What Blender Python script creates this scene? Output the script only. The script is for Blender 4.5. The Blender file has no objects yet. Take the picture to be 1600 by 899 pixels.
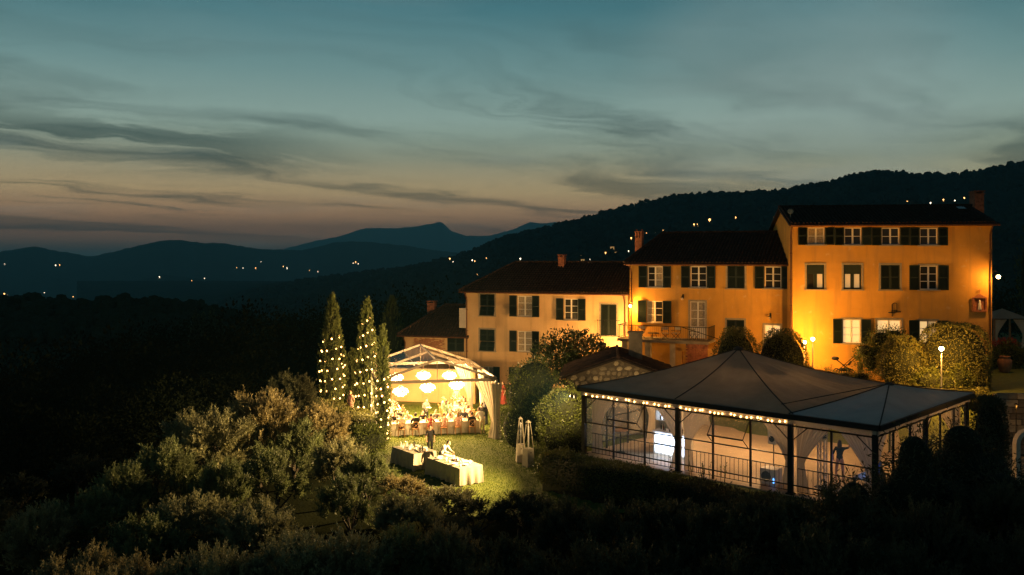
import bpy, bmesh, math, random
import numpy as np
from mathutils import Vector, Matrix, noise

R = math.radians
random.seed(11)
rng = np.random.default_rng(5)
scene = bpy.context.scene
COL = scene.collection

# ------------------------------------------------------------------ camera
F, HX, HY, CZ = 1400.0, 800.0, 400.0, 11.0      # focal length in photo pixels, horizon row, eye height over the lawn
cam = bpy.data.cameras.new('camera'); cam_o = bpy.data.objects.new('camera', cam); COL.objects.link(cam_o)
cam.sensor_width = 36; cam.sensor_fit = 'HORIZONTAL'; cam.lens = F / 1600 * 36
cam.shift_y = -(449.5 - HY) / 1600
cam.clip_start = 0.3; cam.clip_end = 60000
cam_o.location = (0, 0, CZ); cam_o.rotation_euler = (R(90), 0, 0)
scene.camera = cam_o

# ------------------------------------------------------------------ render settings
scene.render.engine = 'CYCLES'
cy = scene.cycles
cy.use_denoising = True
try: cy.denoiser = 'OPENIMAGEDENOISE'
except Exception: pass
cy.max_bounces = 6; cy.diffuse_bounces = 3; cy.glossy_bounces = 3; cy.transmission_bounces = 4
cy.transparent_max_bounces = 12; cy.volume_bounces = 0
cy.sample_clamp_indirect = 3.0; cy.sample_clamp_direct = 0
cy.caustics_reflective = False; cy.caustics_refractive = False
cy.use_light_tree = True
vs = scene.view_settings
scene.display_settings.display_device = 'sRGB'
vs.view_transform = 'Standard'; vs.look = 'None'; vs.gamma = 1; vs.use_curve_mapping = False
vs.exposure = 0.0

def lin(r, g, b):
    f = lambda c: (c/255)/12.92 if c/255 <= .04045 else ((c/255+.055)/1.055)**2.4
    return (f(r), f(g), f(b), 1)

# ------------------------------------------------------------------ dusk sky
SUN_EL, SUN_AZ = R(-4.0), R(-32)                 # the sun has gone down behind the hills
world = bpy.data.worlds.new('World'); scene.world = world; world.use_nodes = True
def build_world():
    nt = world.node_tree; N = nt.nodes; L = nt.links
    N.clear()
    out = N.new('ShaderNodeOutputWorld'); bg = N.new('ShaderNodeBackground')
    L.new(bg.outputs[0], out.inputs[0])
    tc = N.new('ShaderNodeTexCoord'); sep = N.new('ShaderNodeSeparateXYZ')
    L.new(tc.outputs['Generated'], sep.inputs[0])
    def math_(op, a, b=None, c=None, clamp=False):
        n = N.new('ShaderNodeMath'); n.operation = op; n.use_clamp = clamp
        for i, q in enumerate((a, b, c)):
            if q is None: continue
            if isinstance(q, (int, float)): n.inputs[i].default_value = q
            else: L.new(q, n.inputs[i])
        return n.outputs[0]
    def maprange(v, a, b, c=0., d=1., smooth=True):
        n = N.new('ShaderNodeMapRange'); n.interpolation_type = 'SMOOTHSTEP' if smooth else 'LINEAR'
        L.new(v, n.inputs[0]); n.inputs[1].default_value = a; n.inputs[2].default_value = b
        n.inputs[3].default_value = c; n.inputs[4].default_value = d
        return n.outputs[0]
    def mix(fac, a, b, mode='MIX'):
        n = N.new('ShaderNodeMix'); n.data_type = 'RGBA'; n.blend_type = mode
        if isinstance(fac, (int, float)): n.inputs[0].default_value = fac
        else: L.new(fac, n.inputs[0])
        for i, q in ((6, a), (7, b)):
            if isinstance(q, tuple): n.inputs[i].default_value = q
            else: L.new(q, n.inputs[i])
        return n.outputs[2]
    def ramp(v, stops):
        n = N.new('ShaderNodeValToRGB'); e = n.color_ramp.elements
        while len(e) > 1: e.remove(e[-1])
        e[0].position = stops[0][0]; e[0].color = stops[0][1]
        for p, c in stops[1:]:
            q = e.new(p); q.color = c
        L.new(v, n.inputs[0]); return n.outputs[0]
    x, y, z = sep.outputs
    zs = math_('POWER', math_('MAXIMUM', z, 0.0), 0.5)          # stretch the low sky
    s = lambda v: math.sqrt(v)
    base = ramp(zs, [(0, lin(66, 80, 80)), (s(.012), lin(76, 86, 84)), (s(.026), lin(138, 118, 102)), (s(.045), lin(214, 178, 132)),
                     (s(.07), lin(212, 198, 146)), (s(.105), lin(158, 170, 146)), (s(.15), lin(154, 180, 170)), (s(.2), lin(120, 156, 155)),
                     (s(.265), lin(76, 126, 135)), (s(.33), lin(54, 100, 112)), (s(.45), lin(34, 66, 79)), (s(.7), lin(18, 40, 52)), (1, lin(14, 32, 45))])
    # the afterglow: warmer and redder near the horizon towards the place where the sun set
    az = math_('ADD', math_('MULTIPLY', x, math.sin(SUN_AZ)), math_('MULTIPLY', y, math.cos(SUN_AZ)))
    glow = math_('MULTIPLY', maprange(az, .35, 1.0), maprange(z, .14, .008))
    low = maprange(z, .0, .028)
    glow = math_('MULTIPLY', glow, low)
    col = mix(math_('MULTIPLY', glow, .6), base, lin(224, 160, 112))
    # the far side of the sky, away from the sunset, is dimmer
    col = mix(maprange(az, .5, -.8, 0, .55), col, lin(20, 40, 56))
    # thin cloud streaks, laid out on a plane high above
    den = math_('ADD', math_('MAXIMUM', z, 0.0), .07)
    u = math_('DIVIDE', x, den); v = math_('DIVIDE', y, den)
    cmb = N.new('ShaderNodeCombineXYZ'); L.new(u, cmb.inputs[0]); L.new(v, cmb.inputs[1])
    def streak(ang, sx, sy, loc):
        a = N.new('ShaderNodeMapping'); a.inputs['Rotation'].default_value = (0, 0, R(ang)); L.new(cmb.outputs[0], a.inputs[0])
        b = N.new('ShaderNodeMapping'); b.inputs['Scale'].default_value = (sx, sy, 1); b.inputs['Location'].default_value = loc; L.new(a.outputs[0], b.inputs[0])
        return b
    # domain warp so that the edges curl and break up
    wz = N.new('ShaderNodeTexNoise'); wz.inputs['Scale'].default_value = .9; wz.inputs['Detail'].default_value = 5; L.new(cmb.outputs[0], wz.inputs['Vector'])
    wv = N.new('ShaderNodeVectorMath'); wv.operation = 'MULTIPLY_ADD'; L.new(wz.outputs['Color'], wv.inputs[0]); wv.inputs[1].default_value = (1.5, 1.5, 0); L.new(cmb.outputs[0], wv.inputs[2])
    cmb = wv
    mp = streak(-42, .16, .70, (1.7, 4.2, 0))
    def cnoise(m, sc, det, ro, di):
        n = N.new('ShaderNodeTexNoise'); n.inputs['Scale'].default_value = sc; n.inputs['Detail'].default_value = det; n.inputs['Roughness'].default_value = ro; n.inputs['Distortion'].default_value = di
        L.new(m.outputs[0], n.inputs['Vector']); return n.outputs[0]
    n1 = cnoise(mp, 1.1, 11, .6, .5)
    cl = maprange(n1, .47, .63)
    cl = math_('MULTIPLY', cl, maprange(z, .24, .12, .25, 1))
    cl = math_('MULTIPLY', cl, maprange(z, .010, .03, .1, 1))
    # the darker bank low over the sunset side
    n2 = cnoise(streak(-50, .42, 1.15, (3.1, .6, 0)), 1.0, 11, .62, .8)
    bank = math_('MULTIPLY', maprange(n2, .40, .55), math_('MULTIPLY', maprange(z, .075, .10), maprange(z, .155, .12)))
    bank = math_('MULTIPLY', bank, maprange(x, -.12, -.34))
    low_bank = math_('MULTIPLY', maprange(cnoise(streak(-60, .5, 1.6, (.3, 2.6, 0)), .8, 10, .6, .6), .46, .6), math_('MULTIPLY', maprange(z, .035, .045), maprange(z, .07, .05)))
    low_bank = math_('MULTIPLY', low_bank, maprange(x, -.2, -.4))
    wisp = math_('MULTIPLY', maprange(cnoise(streak(-38, .5, 2.0, (0, 0, 0)), 1.0, 10, .6, .9), .46, .74), maprange(z, .03, .08, .1, .55))
    col = mix(math_('MULTIPLY', cl, .8), col, mix(.72, col, lin(44, 64, 66)))
    col = mix(math_('MULTIPLY', math_('MAXIMUM', bank, low_bank), .85), col, mix(.8, col, lin(52, 76, 74)))
    col = mix(math_('MULTIPLY', wisp, .6), col, mix(.5, col, lin(48, 70, 76)))
    # a paler veil of high cloud
    nz3 = N.new('ShaderNodeTexNoise'); nz3.inputs['Scale'].default_value = .45; nz3.inputs['Detail'].default_value = 5
    L.new(cmb.outputs[0], nz3.inputs['Vector'])
    col = mix(math_('MULTIPLY', maprange(nz3.outputs[0], .5, .72), .22), col, lin(150, 172, 170))
    # a thin bright veil where high cloud still catches the light
    vd = Vector((450, 1400, 235)).normalized()
    dv = N.new('ShaderNodeVectorMath'); dv.operation = 'DOT_PRODUCT'; L.new(tc.outputs['Generated'], dv.inputs[0]); dv.inputs[1].default_value = tuple(vd)
    col = mix(math_('MULTIPLY', maprange(dv.outputs['Value'], .978, .9995), math_('MULTIPLY', maprange(wz.outputs[0], .3, .65, .4, 1), .34)), col, lin(172, 190, 184))
    # the ground side of the dome
    col = mix(maprange(z, -.002, -.03), col, lin(14, 20, 24))
    sky = N.new('ShaderNodeTexSky'); sky.sky_type = 'NISHITA'; sky.sun_disc = False
    sky.sun_elevation = SUN_EL; sky.sun_rotation = SUN_AZ
    dusk = mix(1.0, col, mix(1.0, sky.outputs[0], (.05, .05, .05, 1), 'MULTIPLY'), 'ADD')
    L.new(dusk, bg.inputs[0]); bg.inputs[1].default_value = 1.0
build_world()
sl = bpy.data.lights.new('sun', 'SUN'); sl.energy = .004; sl.angle = R(20); sl.color = (1, .8, .62)
so = bpy.data.objects.new('sun', sl); COL.objects.link(so); so.rotation_euler = (R(86), 0, R(32))

# ------------------------------------------------------------------ helpers
def P(x, y, d): return Vector(((x-HX)/F*d, d, CZ-(y-HY)/F*d))
def PG(x, y, z): return P(x, y, F*(CZ-z)/(y-HY))
def smooth(a, b, t):
    t = min(1, max(0, (t-a)/(b-a))); return t*t*(3-2*t)

MATS = {}
def mat(name, col, rough=.8, var=.0, vscale=3.0, bump=.0, bscale=30.0, metal=.0, emit=None, estr=0., trans=.0, alpha=1., sample=True, detail=6, col2=None, spec=.3):
    m = bpy.data.materials.new(name); m.use_nodes = True
    nt = m.node_tree; N = nt.nodes; L = nt.links; N.clear()
    out = N.new('ShaderNodeOutputMaterial'); b = N.new('ShaderNodeBsdfPrincipled')
    b.inputs['Roughness'].default_value = rough; b.inputs['Metallic'].default_value = metal
    b.inputs['Specular IOR Level'].default_value = spec
    c = (col[0], col[1], col[2], 1)
    b.inputs['Base Color'].default_value = c
    tc = N.new('ShaderNodeTexCoord')
    cs = None
    if var or col2:
        nz = N.new('ShaderNodeTexNoise'); nz.inputs['Scale'].default_value = vscale; nz.inputs['Detail'].default_value = detail
        nz.inputs['Roughness'].default_value = .62
        L.new(tc.outputs['Object'], nz.inputs['Vector'])
        rp = N.new('ShaderNodeValToRGB'); e = rp.color_ramp.elements
        e[0].position = .34; e[1].position = .68
        if col2: e[0].color = c; e[1].color = (col2[0], col2[1], col2[2], 1)
        else:
            e[0].color = tuple(q*(1-var) for q in c[:3])+(1,); e[1].color = tuple(min(1, q*(1+var)) for q in c[:3])+(1,)
        L.new(nz.outputs[0], rp.inputs[0]); cs = rp.outputs[0]; L.new(cs, b.inputs['Base Color'])
    if bump:
        nb = N.new('ShaderNodeTexNoise'); nb.inputs['Scale'].default_value = bscale; nb.inputs['Detail'].default_value = 4
        L.new(tc.outputs['Object'], nb.inputs['Vector'])
        bp = N.new('ShaderNodeBump'); bp.inputs['Strength'].default_value = bump; bp.inputs['Distance'].default_value = .05
        L.new(nb.outputs[0], bp.inputs['Height']); L.new(bp.outputs[0], b.inputs['Normal'])
    if emit:
        b.inputs['Emission Color'].default_value = (*emit, 1); b.inputs['Emission Strength'].default_value = estr
    sh = b.outputs[0]
    if trans:
        t = N.new('ShaderNodeBsdfTranslucent'); t.inputs[0].default_value = c
        if cs: L.new(cs, t.inputs[0])
        mx = N.new('ShaderNodeMixShader'); mx.inputs[0].default_value = trans
        L.new(b.outputs[0], mx.inputs[1]); L.new(t.outputs[0], mx.inputs[2]); sh = mx.outputs[0]
    if alpha < 1:
        t = N.new('ShaderNodeBsdfTransparent'); mx = N.new('ShaderNodeMixShader'); mx.inputs[0].default_value = alpha
        L.new(t.outputs[0], mx.inputs[1]); L.new(sh, mx.inputs[2]); sh = mx.outputs[0]
    L.new(sh, out.inputs[0])
    if emit and not sample:
        m.cycles.emission_sampling = 'NONE'
    MATS[name] = m
    return m
def M_(n): return MATS[n] if isinstance(n, str) else n

class MB:
    def __init__(s): s.v = []; s.f = []; s.m = []
    def add(s, vs, fs, mi=0, M=None):
        o = len(s.v)
        s.v += [tuple(M @ Vector(q)) for q in vs] if M is not None else [tuple(q) for q in vs]
        for f in fs: s.f.append(tuple(i+o for i in f)); s.m.append(mi)
        return s
    def box(s, x0, x1, y0, y1, z0, z1, mi=0, M=None):
        vs = [(x, y, z) for z in (z0, z1) for y in (y0, y1) for x in (x0, x1)]
        return s.add(vs, [(0, 2, 3, 1), (4, 5, 7, 6), (0, 1, 5, 4), (2, 6, 7, 3), (0, 4, 6, 2), (1, 3, 7, 5)], mi, M)
    def bevbox(s, x0, x1, y0, y1, z0, z1, b=.02, mi=0, M=None):
        vs = []
        for z, k in ((z0, 1), (z0+b, 0), (z1-b, 0), (z1, 1)):
            i = b if k else 0
            vs += [(x0+i+0, y0+i, z), (x1-i, y0+i, z), (x1-i, y1-i, z), (x0+i, y1-i, z)]
        fs = [(3, 2, 1, 0), (12, 13, 14, 15)]
        for r in range(3):
            for k in range(4):
                a = r*4+k; c = r*4+(k+1) % 4; fs.append((a, c, c+4, a+4))
        return s.add(vs, fs, mi, M)
    def tube(s, pts, r, n=6, mi=0, M=None, caps=True, closed=False):
        pts = [Vector(p) for p in pts]; k = len(pts)
        rs = [r]*k if isinstance(r, (int, float)) else r
        vs = []; up = None
        for i, p in enumerate(pts):
            a = pts[(i-1) % k] if (i or closed) else p; b = pts[(i+1) % k] if (i < k-1 or closed) else p
            d = (b-a).normalized() if (b-a).length > 1e-9 else Vector((0, 0, 1))
            if up is None: up = Vector((0, 0, 1)) if abs(d.z) < .9 else Vector((1, 0, 0))
            x = d.cross(up)
            if x.length < 1e-6: x = d.cross(Vector((0, 1, 0)))
            x.normalize(); yv = x.cross(d).normalized(); up = yv
            for j in range(n):
                t = 2*math.pi*j/n; vs.append(p+(x*math.cos(t)+yv*math.sin(t))*rs[i])
        fs = []
        for i in range(k if closed else k-1):
            for j in range(n):
                a = i*n+j; b = i*n+(j+1) % n; c = ((i+1) % k)*n+(j+1) % n; d = ((i+1) % k)*n+j
                fs.append((a, b, c, d))
        if caps and not closed: fs += [tuple(range(n-1, -1, -1)), tuple(range((k-1)*n, k*n))]
        return s.add(vs, fs, mi, M)
    def lathe(s, prof, n=12, mi=0, M=None):
        vs = []; fs = []
        for r, z in prof:
            for j in range(n):
                t = 2*math.pi*j/n; vs.append((r*math.cos(t), r*math.sin(t), z))
        for i in range(len(prof)-1):
            for j in range(n):
                a = i*n+j; b = i*n+(j+1) % n; fs.append((a, b, b+n, a+n))
        fs += [tuple(range(n-1, -1, -1)), tuple(range((len(prof)-1)*n, len(prof)*n))]
        return s.add(vs, fs, mi, M)
    def ell(s, c, r, nu=10, nv=7, mi=0, M=None, jit=0.):
        if isinstance(r, (int, float)): r = (r, r, r)
        vs = [(c[0], c[1], c[2]-r[2])]
        for i in range(1, nv):
            ph = math.pi*i/nv-math.pi/2
            for j in range(nu):
                t = 2*math.pi*j/nu; k = 1+random.uniform(-jit, jit)
                vs.append((c[0]+r[0]*k*math.cos(ph)*math.cos(t), c[1]+r[1]*k*math.cos(ph)*math.sin(t), c[2]+r[2]*k*math.sin(ph)))
        vs.append((c[0], c[1], c[2]+r[2]))
        fs = []
        for j in range(nu): fs.append((0, 1+(j+1) % nu, 1+j))
        for i in range(nv-2):
            for j in range(nu):
                a = 1+i*nu+j; b = 1+i*nu+(j+1) % nu; fs.append((a, b, b+nu, a+nu))
        e = len(vs)-1; o = 1+(nv-2)*nu
        for j in range(nu): fs.append((o+j, o+(j+1) % nu, e))
        return s.add(vs, fs, mi, M)
    def poly(s, pts, t, nrm, mi=0, M=None):
        """flat polygon given thickness t along -nrm"""
        n = len(pts); nrm = Vector(nrm)
        vs = [Vector(p) for p in pts]+[Vector(p)-nrm*t for p in pts]
        fs = [tuple(range(n)), tuple(range(2*n-1, n-1, -1))]
        for i in range(n):
            j = (i+1) % n; fs.append((i, i+n, j+n, j))
        return s.add(vs, fs, mi, M)
    def mesh(s, name, mats, smooth_=False):
        me = bpy.data.meshes.new(name); me.from_pydata(s.v, [], s.f)
        if not isinstance(mats, (list, tuple)): mats = [mats]
        for q in mats: me.materials.append(M_(q))
        if len(mats) > 1: me.polygons.foreach_set('material_index', s.m)
        if smooth_: me.polygons.foreach_set('use_smooth', [True]*len(me.polygons))
        me.update(); return me
    def build(s, name, mats, parent=None, smooth_=False, loc=None, rz=None):
        o = bpy.data.objects.new(name, s.mesh(name, mats, smooth_)); COL.objects.link(o)
        if parent is not None: o.parent = parent
        if loc is not None: o.location = loc
        if rz is not None: o.rotation_euler = (0, 0, rz)
        return o

def tag(o, label=None, cat=None, group=None, kind=None):
    if label: o['label'] = label
    if cat: o['category'] = cat
    if group: o['group'] = group
    if kind: o['kind'] = kind
    return o
def thing(name, label, cat, loc=(0, 0, 0), rz=0, group=None):
    o = bpy.data.objects.new(name, None); COL.objects.link(o); o.empty_display_size = .2
    o.location = loc; o.rotation_euler = (0, 0, rz)
    return tag(o, label, cat, group)
def inst(me, name, parent=None, loc=(0, 0, 0), rz=0., scale=None, rot=None):
    o = bpy.data.objects.new(name, me); COL.objects.link(o); o.location = loc
    o.rotation_euler = rot if rot is not None else (0, 0, rz)
    if scale is not None: o.scale = scale if isinstance(scale, (tuple, list)) else (scale,)*3
    if parent is not None: o.parent = parent
    return o
def copy_tree(o, parent=None):
    c = o.copy(); COL.objects.link(c)
    if parent is not None: c.parent = parent
    for ch in list(o.children): copy_tree(ch, c)
    return c
def lamp(name, kind, parent, loc, power, color, radius=.1, **kw):
    l = bpy.data.lights.new(name, kind); l.energy = power; l.color = color
    if kind in ('POINT', 'SPOT'): l.shadow_soft_size = radius
    for k, v in kw.items(): setattr(l, k, v)
    o = bpy.data.objects.new(name, l); COL.objects.link(o); o.parent = parent; o.location = loc
    return o

# ---- foliage made of many small leaf faces
def quads(name, V, m):
    n = len(V)//4
    me = bpy.data.meshes.new(name)
    me.vertices.add(n*4); me.vertices.foreach_set('co', np.ascontiguousarray(V, dtype=np.float32).ravel())
    me.loops.add(n*4); me.loops.foreach_set('vertex_index', np.arange(n*4, dtype=np.int32))
    me.polygons.add(n); me.polygons.foreach_set('loop_start', np.arange(0, n*4, 4, dtype=np.int32))
    me.polygons.foreach_set('loop_total', np.full(n, 4, dtype=np.int32))
    me.materials.append(M_(m)); me.update(calc_edges=True); me.validate()
    return me
def unit(a): return a/(np.linalg.norm(a, axis=-1, keepdims=True)+1e-9)
def leafquads(c, d, L, W):
    """diamond leaves: base c, direction d"""
    n = len(c); d = unit(d)
    r = unit(np.cross(d, unit(rng.normal(size=(n, 3)))))
    nrm = np.cross(d, r)
    L = np.asarray(L).reshape(-1, 1)*np.ones((n, 1)); W = np.asarray(W).reshape(-1, 1)*np.ones((n, 1))
    p0 = c; p2 = c+d*L
    mid = c+d*L*.45+nrm*W*.18
    return np.stack([p0, mid+r*W*.5, p2, mid-r*W*.5], 1).reshape(-1, 3)

# ------------------------------------------------------------------ materials
mat('soil', (.012, .014, .007), 1.0, .35, .35, .5, 8, spec=0)
mat('far_wood', (.022, .034, .022), 1.0, .3, .01, spec=0)
mat('rock_far', (.05, .055, .05), .95, .2, .002)
mat('lawn', (.075, .10, .014), .9, .0, 2.2, .5, 25, col2=(.125, .145, .022))
mat('grass_blade', (.08, .12, .016), .8, .3, 3, trans=.3)
mat('stucco_cream', (.64, .42, .21), .92, .10, .55, .25, 45, spec=.1)
mat('stucco_ochre', (.58, .30, .06), .92, .12, .5, .3, 45, spec=.1)
mat('stucco_pale', (.66, .55, .42), .9, .08, 1, .1, 30)
mat('stone_trim', (.30, .25, .18), .9, .15, 6, .2, 40)
mat('stone', (.40, .33, .22), .95, .3, 1.2, .5, 12)
mat('stone_dark', (.17, .14, .10), .95, .3, 1.7, .5, 12)
mat('stone_mid', (.24, .20, .14), .95, .3, 1.4, .5, 12)
mat('mortar', (.11, .09, .065), .95, .2, 8, .4, 40)
mat('brick', (.33, .12, .06), .9, .4, 5, .6, 25)
mat('tile', (.040, .022, .015), 1.0, .55, 2.2, .3, 20)
mat('tile_under', (.022, .015, .012), .9, .3, 3)
mat('shutter', (.010, .019, .014), .55, .2, 4, .0)
mat('white_paint', (.72, .68, .60), .6, .06, 5)
mat('glass_dark', (.025, .024, .02), .08, spec=.5)
mat('curtained_glass', (.30, .24, .16), .5, .35, 9, spec=.5)
mat('lit_glass', (.5, .4, .25), .5, emit=(1, .62, .24), estr=.85, sample=False)
mat('lit_glass_dim', (.4, .3, .15), .5, emit=(1, .62, .25), estr=.32, sample=False)
mat('iron', (.012, .011, .010), .5, .2, 10, metal=.3)
mat('copper', (.12, .05, .025), .55, .3, 6, metal=.4)
mat('frame_dark', (.014, .013, .012), .45, .1, 10)
mat('canvas', (.36, .28, .185), .9, .12, 1.2, .5, 3, trans=.10)
mat('canvas_grey', (.5, .48, .43), .9, .1, 1.2, .5, 3, trans=.10)
mat('seam', (.07, .055, .04), .9)
mat('curtain', (.70, .62, .50), .9, .06, 3, trans=.35)
mat('linen', (.46, .40, .30), .95, .06, 6, .1, 70)
mat('linen_grey', (.34, .30, .22), .95, .08, 6, .1, 70)
mat('clear_pane', (.9, .9, .88), .06, alpha=.13, spec=.6)
mat('clear_roof', (.92, .88, .8), .18, alpha=.24, spec=.7)
mat('aluminium', (.55, .52, .47), .4, .05, 5, metal=.6)
mat('truss', (.11, .085, .06), .45, .1, 5, metal=.3)
mat('wood', (.34, .17, .065), .55, .35, 7, .1, 30)
mat('wood_dark', (.05, .03, .018), .6, .3, 7)
mat('floor_deck', (.50, .38, .25), .6, .08, 1.0, .05, 30)
mat('bulb', (1, .8, .5), .4, emit=(1, .50, .15), estr=12, sample=False)
mat('bulb_tent', (1, .8, .5), .4, emit=(1, .72, .36), estr=9, sample=False)
mat('lamp_glass', (1, .8, .5), .4, emit=(1, .62, .22), estr=40, sample=False)
mat('crystal', (1, .9, .75), .2, emit=(1, .74, .40), estr=2.6, sample=False)  # drops emit by themselves; their sparkle is put into the material
mat('led', (.9, .95, 1), .4, emit=(.66, .78, 1), estr=3.0)
mat('led_blue', (.1, .3, .9), .4, emit=(.1, .35, 1), estr=5, sample=False)
mat('far_warm', (1, .6, .2), .5, emit=(1, .48, .14), estr=5, sample=False)
mat('far_pale', (1, .9, .7), .5, emit=(1, .82, .55), estr=4.5, sample=False)
mat('far_wall_glow', (.5, .4, .3), .9, emit=(1, .55, .16), estr=.35, sample=False)  # wall emits by itself, in place of lamplight falling on it
mat('far_wall_pale_glow', (.5, .45, .35), .9, emit=(1, .75, .42), estr=.65, sample=False)  # paler wall with the same emission in place of lamplight
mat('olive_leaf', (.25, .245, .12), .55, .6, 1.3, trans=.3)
mat('scrub_in_shade', (.008, .011, .006), 1.0, .3, .2, spec=0)  # near-black leaf colour stands in for the lack of light there
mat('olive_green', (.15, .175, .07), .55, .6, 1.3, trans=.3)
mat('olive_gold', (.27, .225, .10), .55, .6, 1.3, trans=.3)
mat('olive_in_shade', (.07, .075, .035), .7, .4, 1.3, trans=.22)  # darker copy of the olive leaf, shade put into the colour
mat('bark', (.07, .055, .038), .95, .4, 4, .8, 15)
mat('cypress_leaf', (.10, .12, .028), .7, .4, 2.0, trans=.15)
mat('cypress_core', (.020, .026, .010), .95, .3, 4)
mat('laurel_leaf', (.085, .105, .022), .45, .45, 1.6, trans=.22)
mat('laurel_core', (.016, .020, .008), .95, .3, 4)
mat('magnolia_leaf', (.030, .045, .012), .35, .4, 2, trans=.12)
mat('box_leaf', (.12, .122, .028), .6, .35, 2, trans=.2)
mat('terracotta', (.30, .13, .06), .85, .25, 4, .2, 20)
mat('black_cloth', (.013, .012, .012), .85, .2, 8)
mat('navy_cloth', (.02, .022, .032), .85, .2, 8)
mat('grey_cloth', (.12, .11, .10), .85, .2, 8)
mat('white_cloth', (.68, .64, .57), .85, .08, 8)
mat('beige_cloth', (.48, .38, .26), .85, .1, 8)
mat('red_cloth', (.22, .035, .025), .8, .15, 8)
mat('pink_cloth', (.58, .32, .25), .8, .1, 8)
mat('green_cloth', (.09, .14, .08), .8, .1, 8)
mat('blue_cloth', (.12, .22, .62), .8, .1, 8)
mat('skin', (.50, .29, .19), .55, .05, 5)
mat('hair_dark', (.018, .011, .007), .6, .3, 30)
mat('hair_brown', (.07, .035, .016), .6, .3, 30)
mat('hair_fair', (.22, .13, .055), .6, .3, 30)
mat('eye_dark', (.02, .015, .01), .3)
mat('flower', (.75, .70, .58), .8, .1, 20, trans=.3)
mat('glassware', (.85, .83, .78), .1, alpha=.35, spec=.7)
mat('speaker_white', (.72, .70, .68), .5)
mat('rubber', (.015, .015, .015), .8)
mat('statue', (.70, .66, .58), .7)
mat('red_flower', (.30, .04, .03), .7, .3, 6, trans=.2)

def weather(name, amt=.45):
    # old lime plaster: broad blotches, rain streaks and small patches, all in the paint itself
    m = MATS[name]; nt = m.node_tree; N = nt.nodes; L = nt.links
    b = next(n for n in N if n.type == 'BSDF_PRINCIPLED'); src = b.inputs['Base Color'].links[0].from_socket
    tc = next(n for n in N if n.type == 'TEX_COORD')
    def layer(scale, sx, sz, lo, hi, col, f, src, dist=0.):
        mp = N.new('ShaderNodeMapping'); mp.inputs['Scale'].default_value = (sx, 1, sz); L.new(tc.outputs['Object'], mp.inputs[0])
        nz = N.new('ShaderNodeTexNoise'); nz.inputs['Scale'].default_value = scale; nz.inputs['Detail'].default_value = 7; nz.inputs['Distortion'].default_value = dist
        L.new(mp.outputs[0], nz.inputs['Vector'])
        mr = N.new('ShaderNodeMapRange'); mr.inputs[1].default_value = lo; mr.inputs[2].default_value = hi; mr.inputs[4].default_value = f; L.new(nz.outputs[0], mr.inputs[0])
        mx = N.new('ShaderNodeMix'); mx.data_type = 'RGBA'; L.new(mr.outputs[0], mx.inputs[0]); L.new(src, mx.inputs[6]); mx.inputs[7].default_value = (*col, 1)
        return mx.outputs[2]
    c = b.inputs['Base Color'].default_value
    src = layer(1.4, 1.6, .16, .52, .72, (.26, .16, .07), amt, src)
    src = layer(.35, 1, 1, .5, .7, (.40, .24, .10), amt*.7, src, 1.0)
    src = layer(2.2, 1, 1, .64, .70, (.62, .46, .28), amt*.8, src, .4)
    L.new(src, b.inputs['Base Color'])
weather('stucco_ochre'); weather('stucco_cream', .38)

# ------------------------------------------------------------------ the lie of the land
PA = R(-43.6)                                     # long side of the pavilion
PU = Vector((math.cos(PA), math.sin(PA), 0)); PV = Vector((-math.sin(PA), math.cos(PA), 0))
P1 = Vector((3.45, 42.8, 1.55))
PLATEAU = [(-13, 100), (-12, 66), (-10.5, 56), (-8.2, 48), (-5.2, 41.0), (-3.6, 38), (2.4, 37), (4.2, 38.4), (8, 36), (14, 30.5), (18, 31), (26, 37), (60, 55), (60, 110), (-13, 110)]
def poly_dist(x, y):
    inside = False; best = 1e9; n = len(PLATEAU)
    for i in range(n):
        x0, y0 = PLATEAU[i]; x1, y1 = PLATEAU[(i+1) % n]
        if (y0 > y) != (y1 > y) and x < (x1-x0)*(y-y0)/(y1-y0)+x0: inside = not inside
        dx, dy = x1-x0, y1-y0; t = max(0, min(1, ((x-x0)*dx+(y-y0)*dy)/(dx*dx+dy*dy)))
        best = min(best, math.hypot(x-x0-t*dx, y-y0-t*dy))
    return 0 if inside else best
def G(x, y):
    """height of the ground at a place"""
    d = poly_dist(x, y)
    rel = Vector((x, y, 0))-Vector((P1.x, P1.y, 0)); a = rel.dot(PU); b = rel.dot(PV)
    z = 1.5*smooth(-1.6, -.2, a)*smooth(-2.2, -.6, b)*(1-smooth(10.5, 17, b)*(1-smooth(3, 9, a)))
    z += 1.65*smooth(11.5, 16, x)*smooth(46, 52, y)
    z -= .085*min(d, 26)+.28*max(0, min(d-26, 300))
    if d > 26: z -= 120*(1-math.exp(-max(0, d-200)/1200))
    if d > 1: z += .25*noise.noise((x*.12, y*.12, 3))*min(1, d/6)
    return max(z, -238)

def ground_sheet():
    angs = sorted(set([round(-52+.4*i, 2) for i in range(261)]+list(range(-180, -52, 8))+list(range(56, 180, 8))))
    rad = [2.0]
    while rad[-1] < 26000: rad.append(rad[-1]*(1.03 if rad[-1] < 24 else 1.011 if rad[-1] < 78 else 1.12))
    vs = [(0, 0, G(0, 0))]; fs = []; na = len(angs)
    for r in rad:
        for a in angs:
            x = r*math.sin(R(a)); y = r*math.cos(R(a)); vs.append((x, y, G(x, y)))
    for j in range(na): fs.append((0, 1+(j+1) % na, 1+j))
    mi = [0]*na
    for i in range(len(rad)-1):
        for j in range(na):
            a = 1+i*na+j; b = 1+i*na+(j+1) % na; fs.append((a, b, b+na, a+na))
            cx, cy_, _ = vs[a]
            mi.append(1 if poly_dist(cx, cy_) <= .01 else (2 if rad[i] > 160 else 0))
    b = MB(); b.v = vs; b.f = fs; b.m = mi
    o = b.build('ground', ['soil', 'lawn', 'far_wood'], smooth_=True); o['kind'] = 'structure'
ground_sheet()

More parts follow.
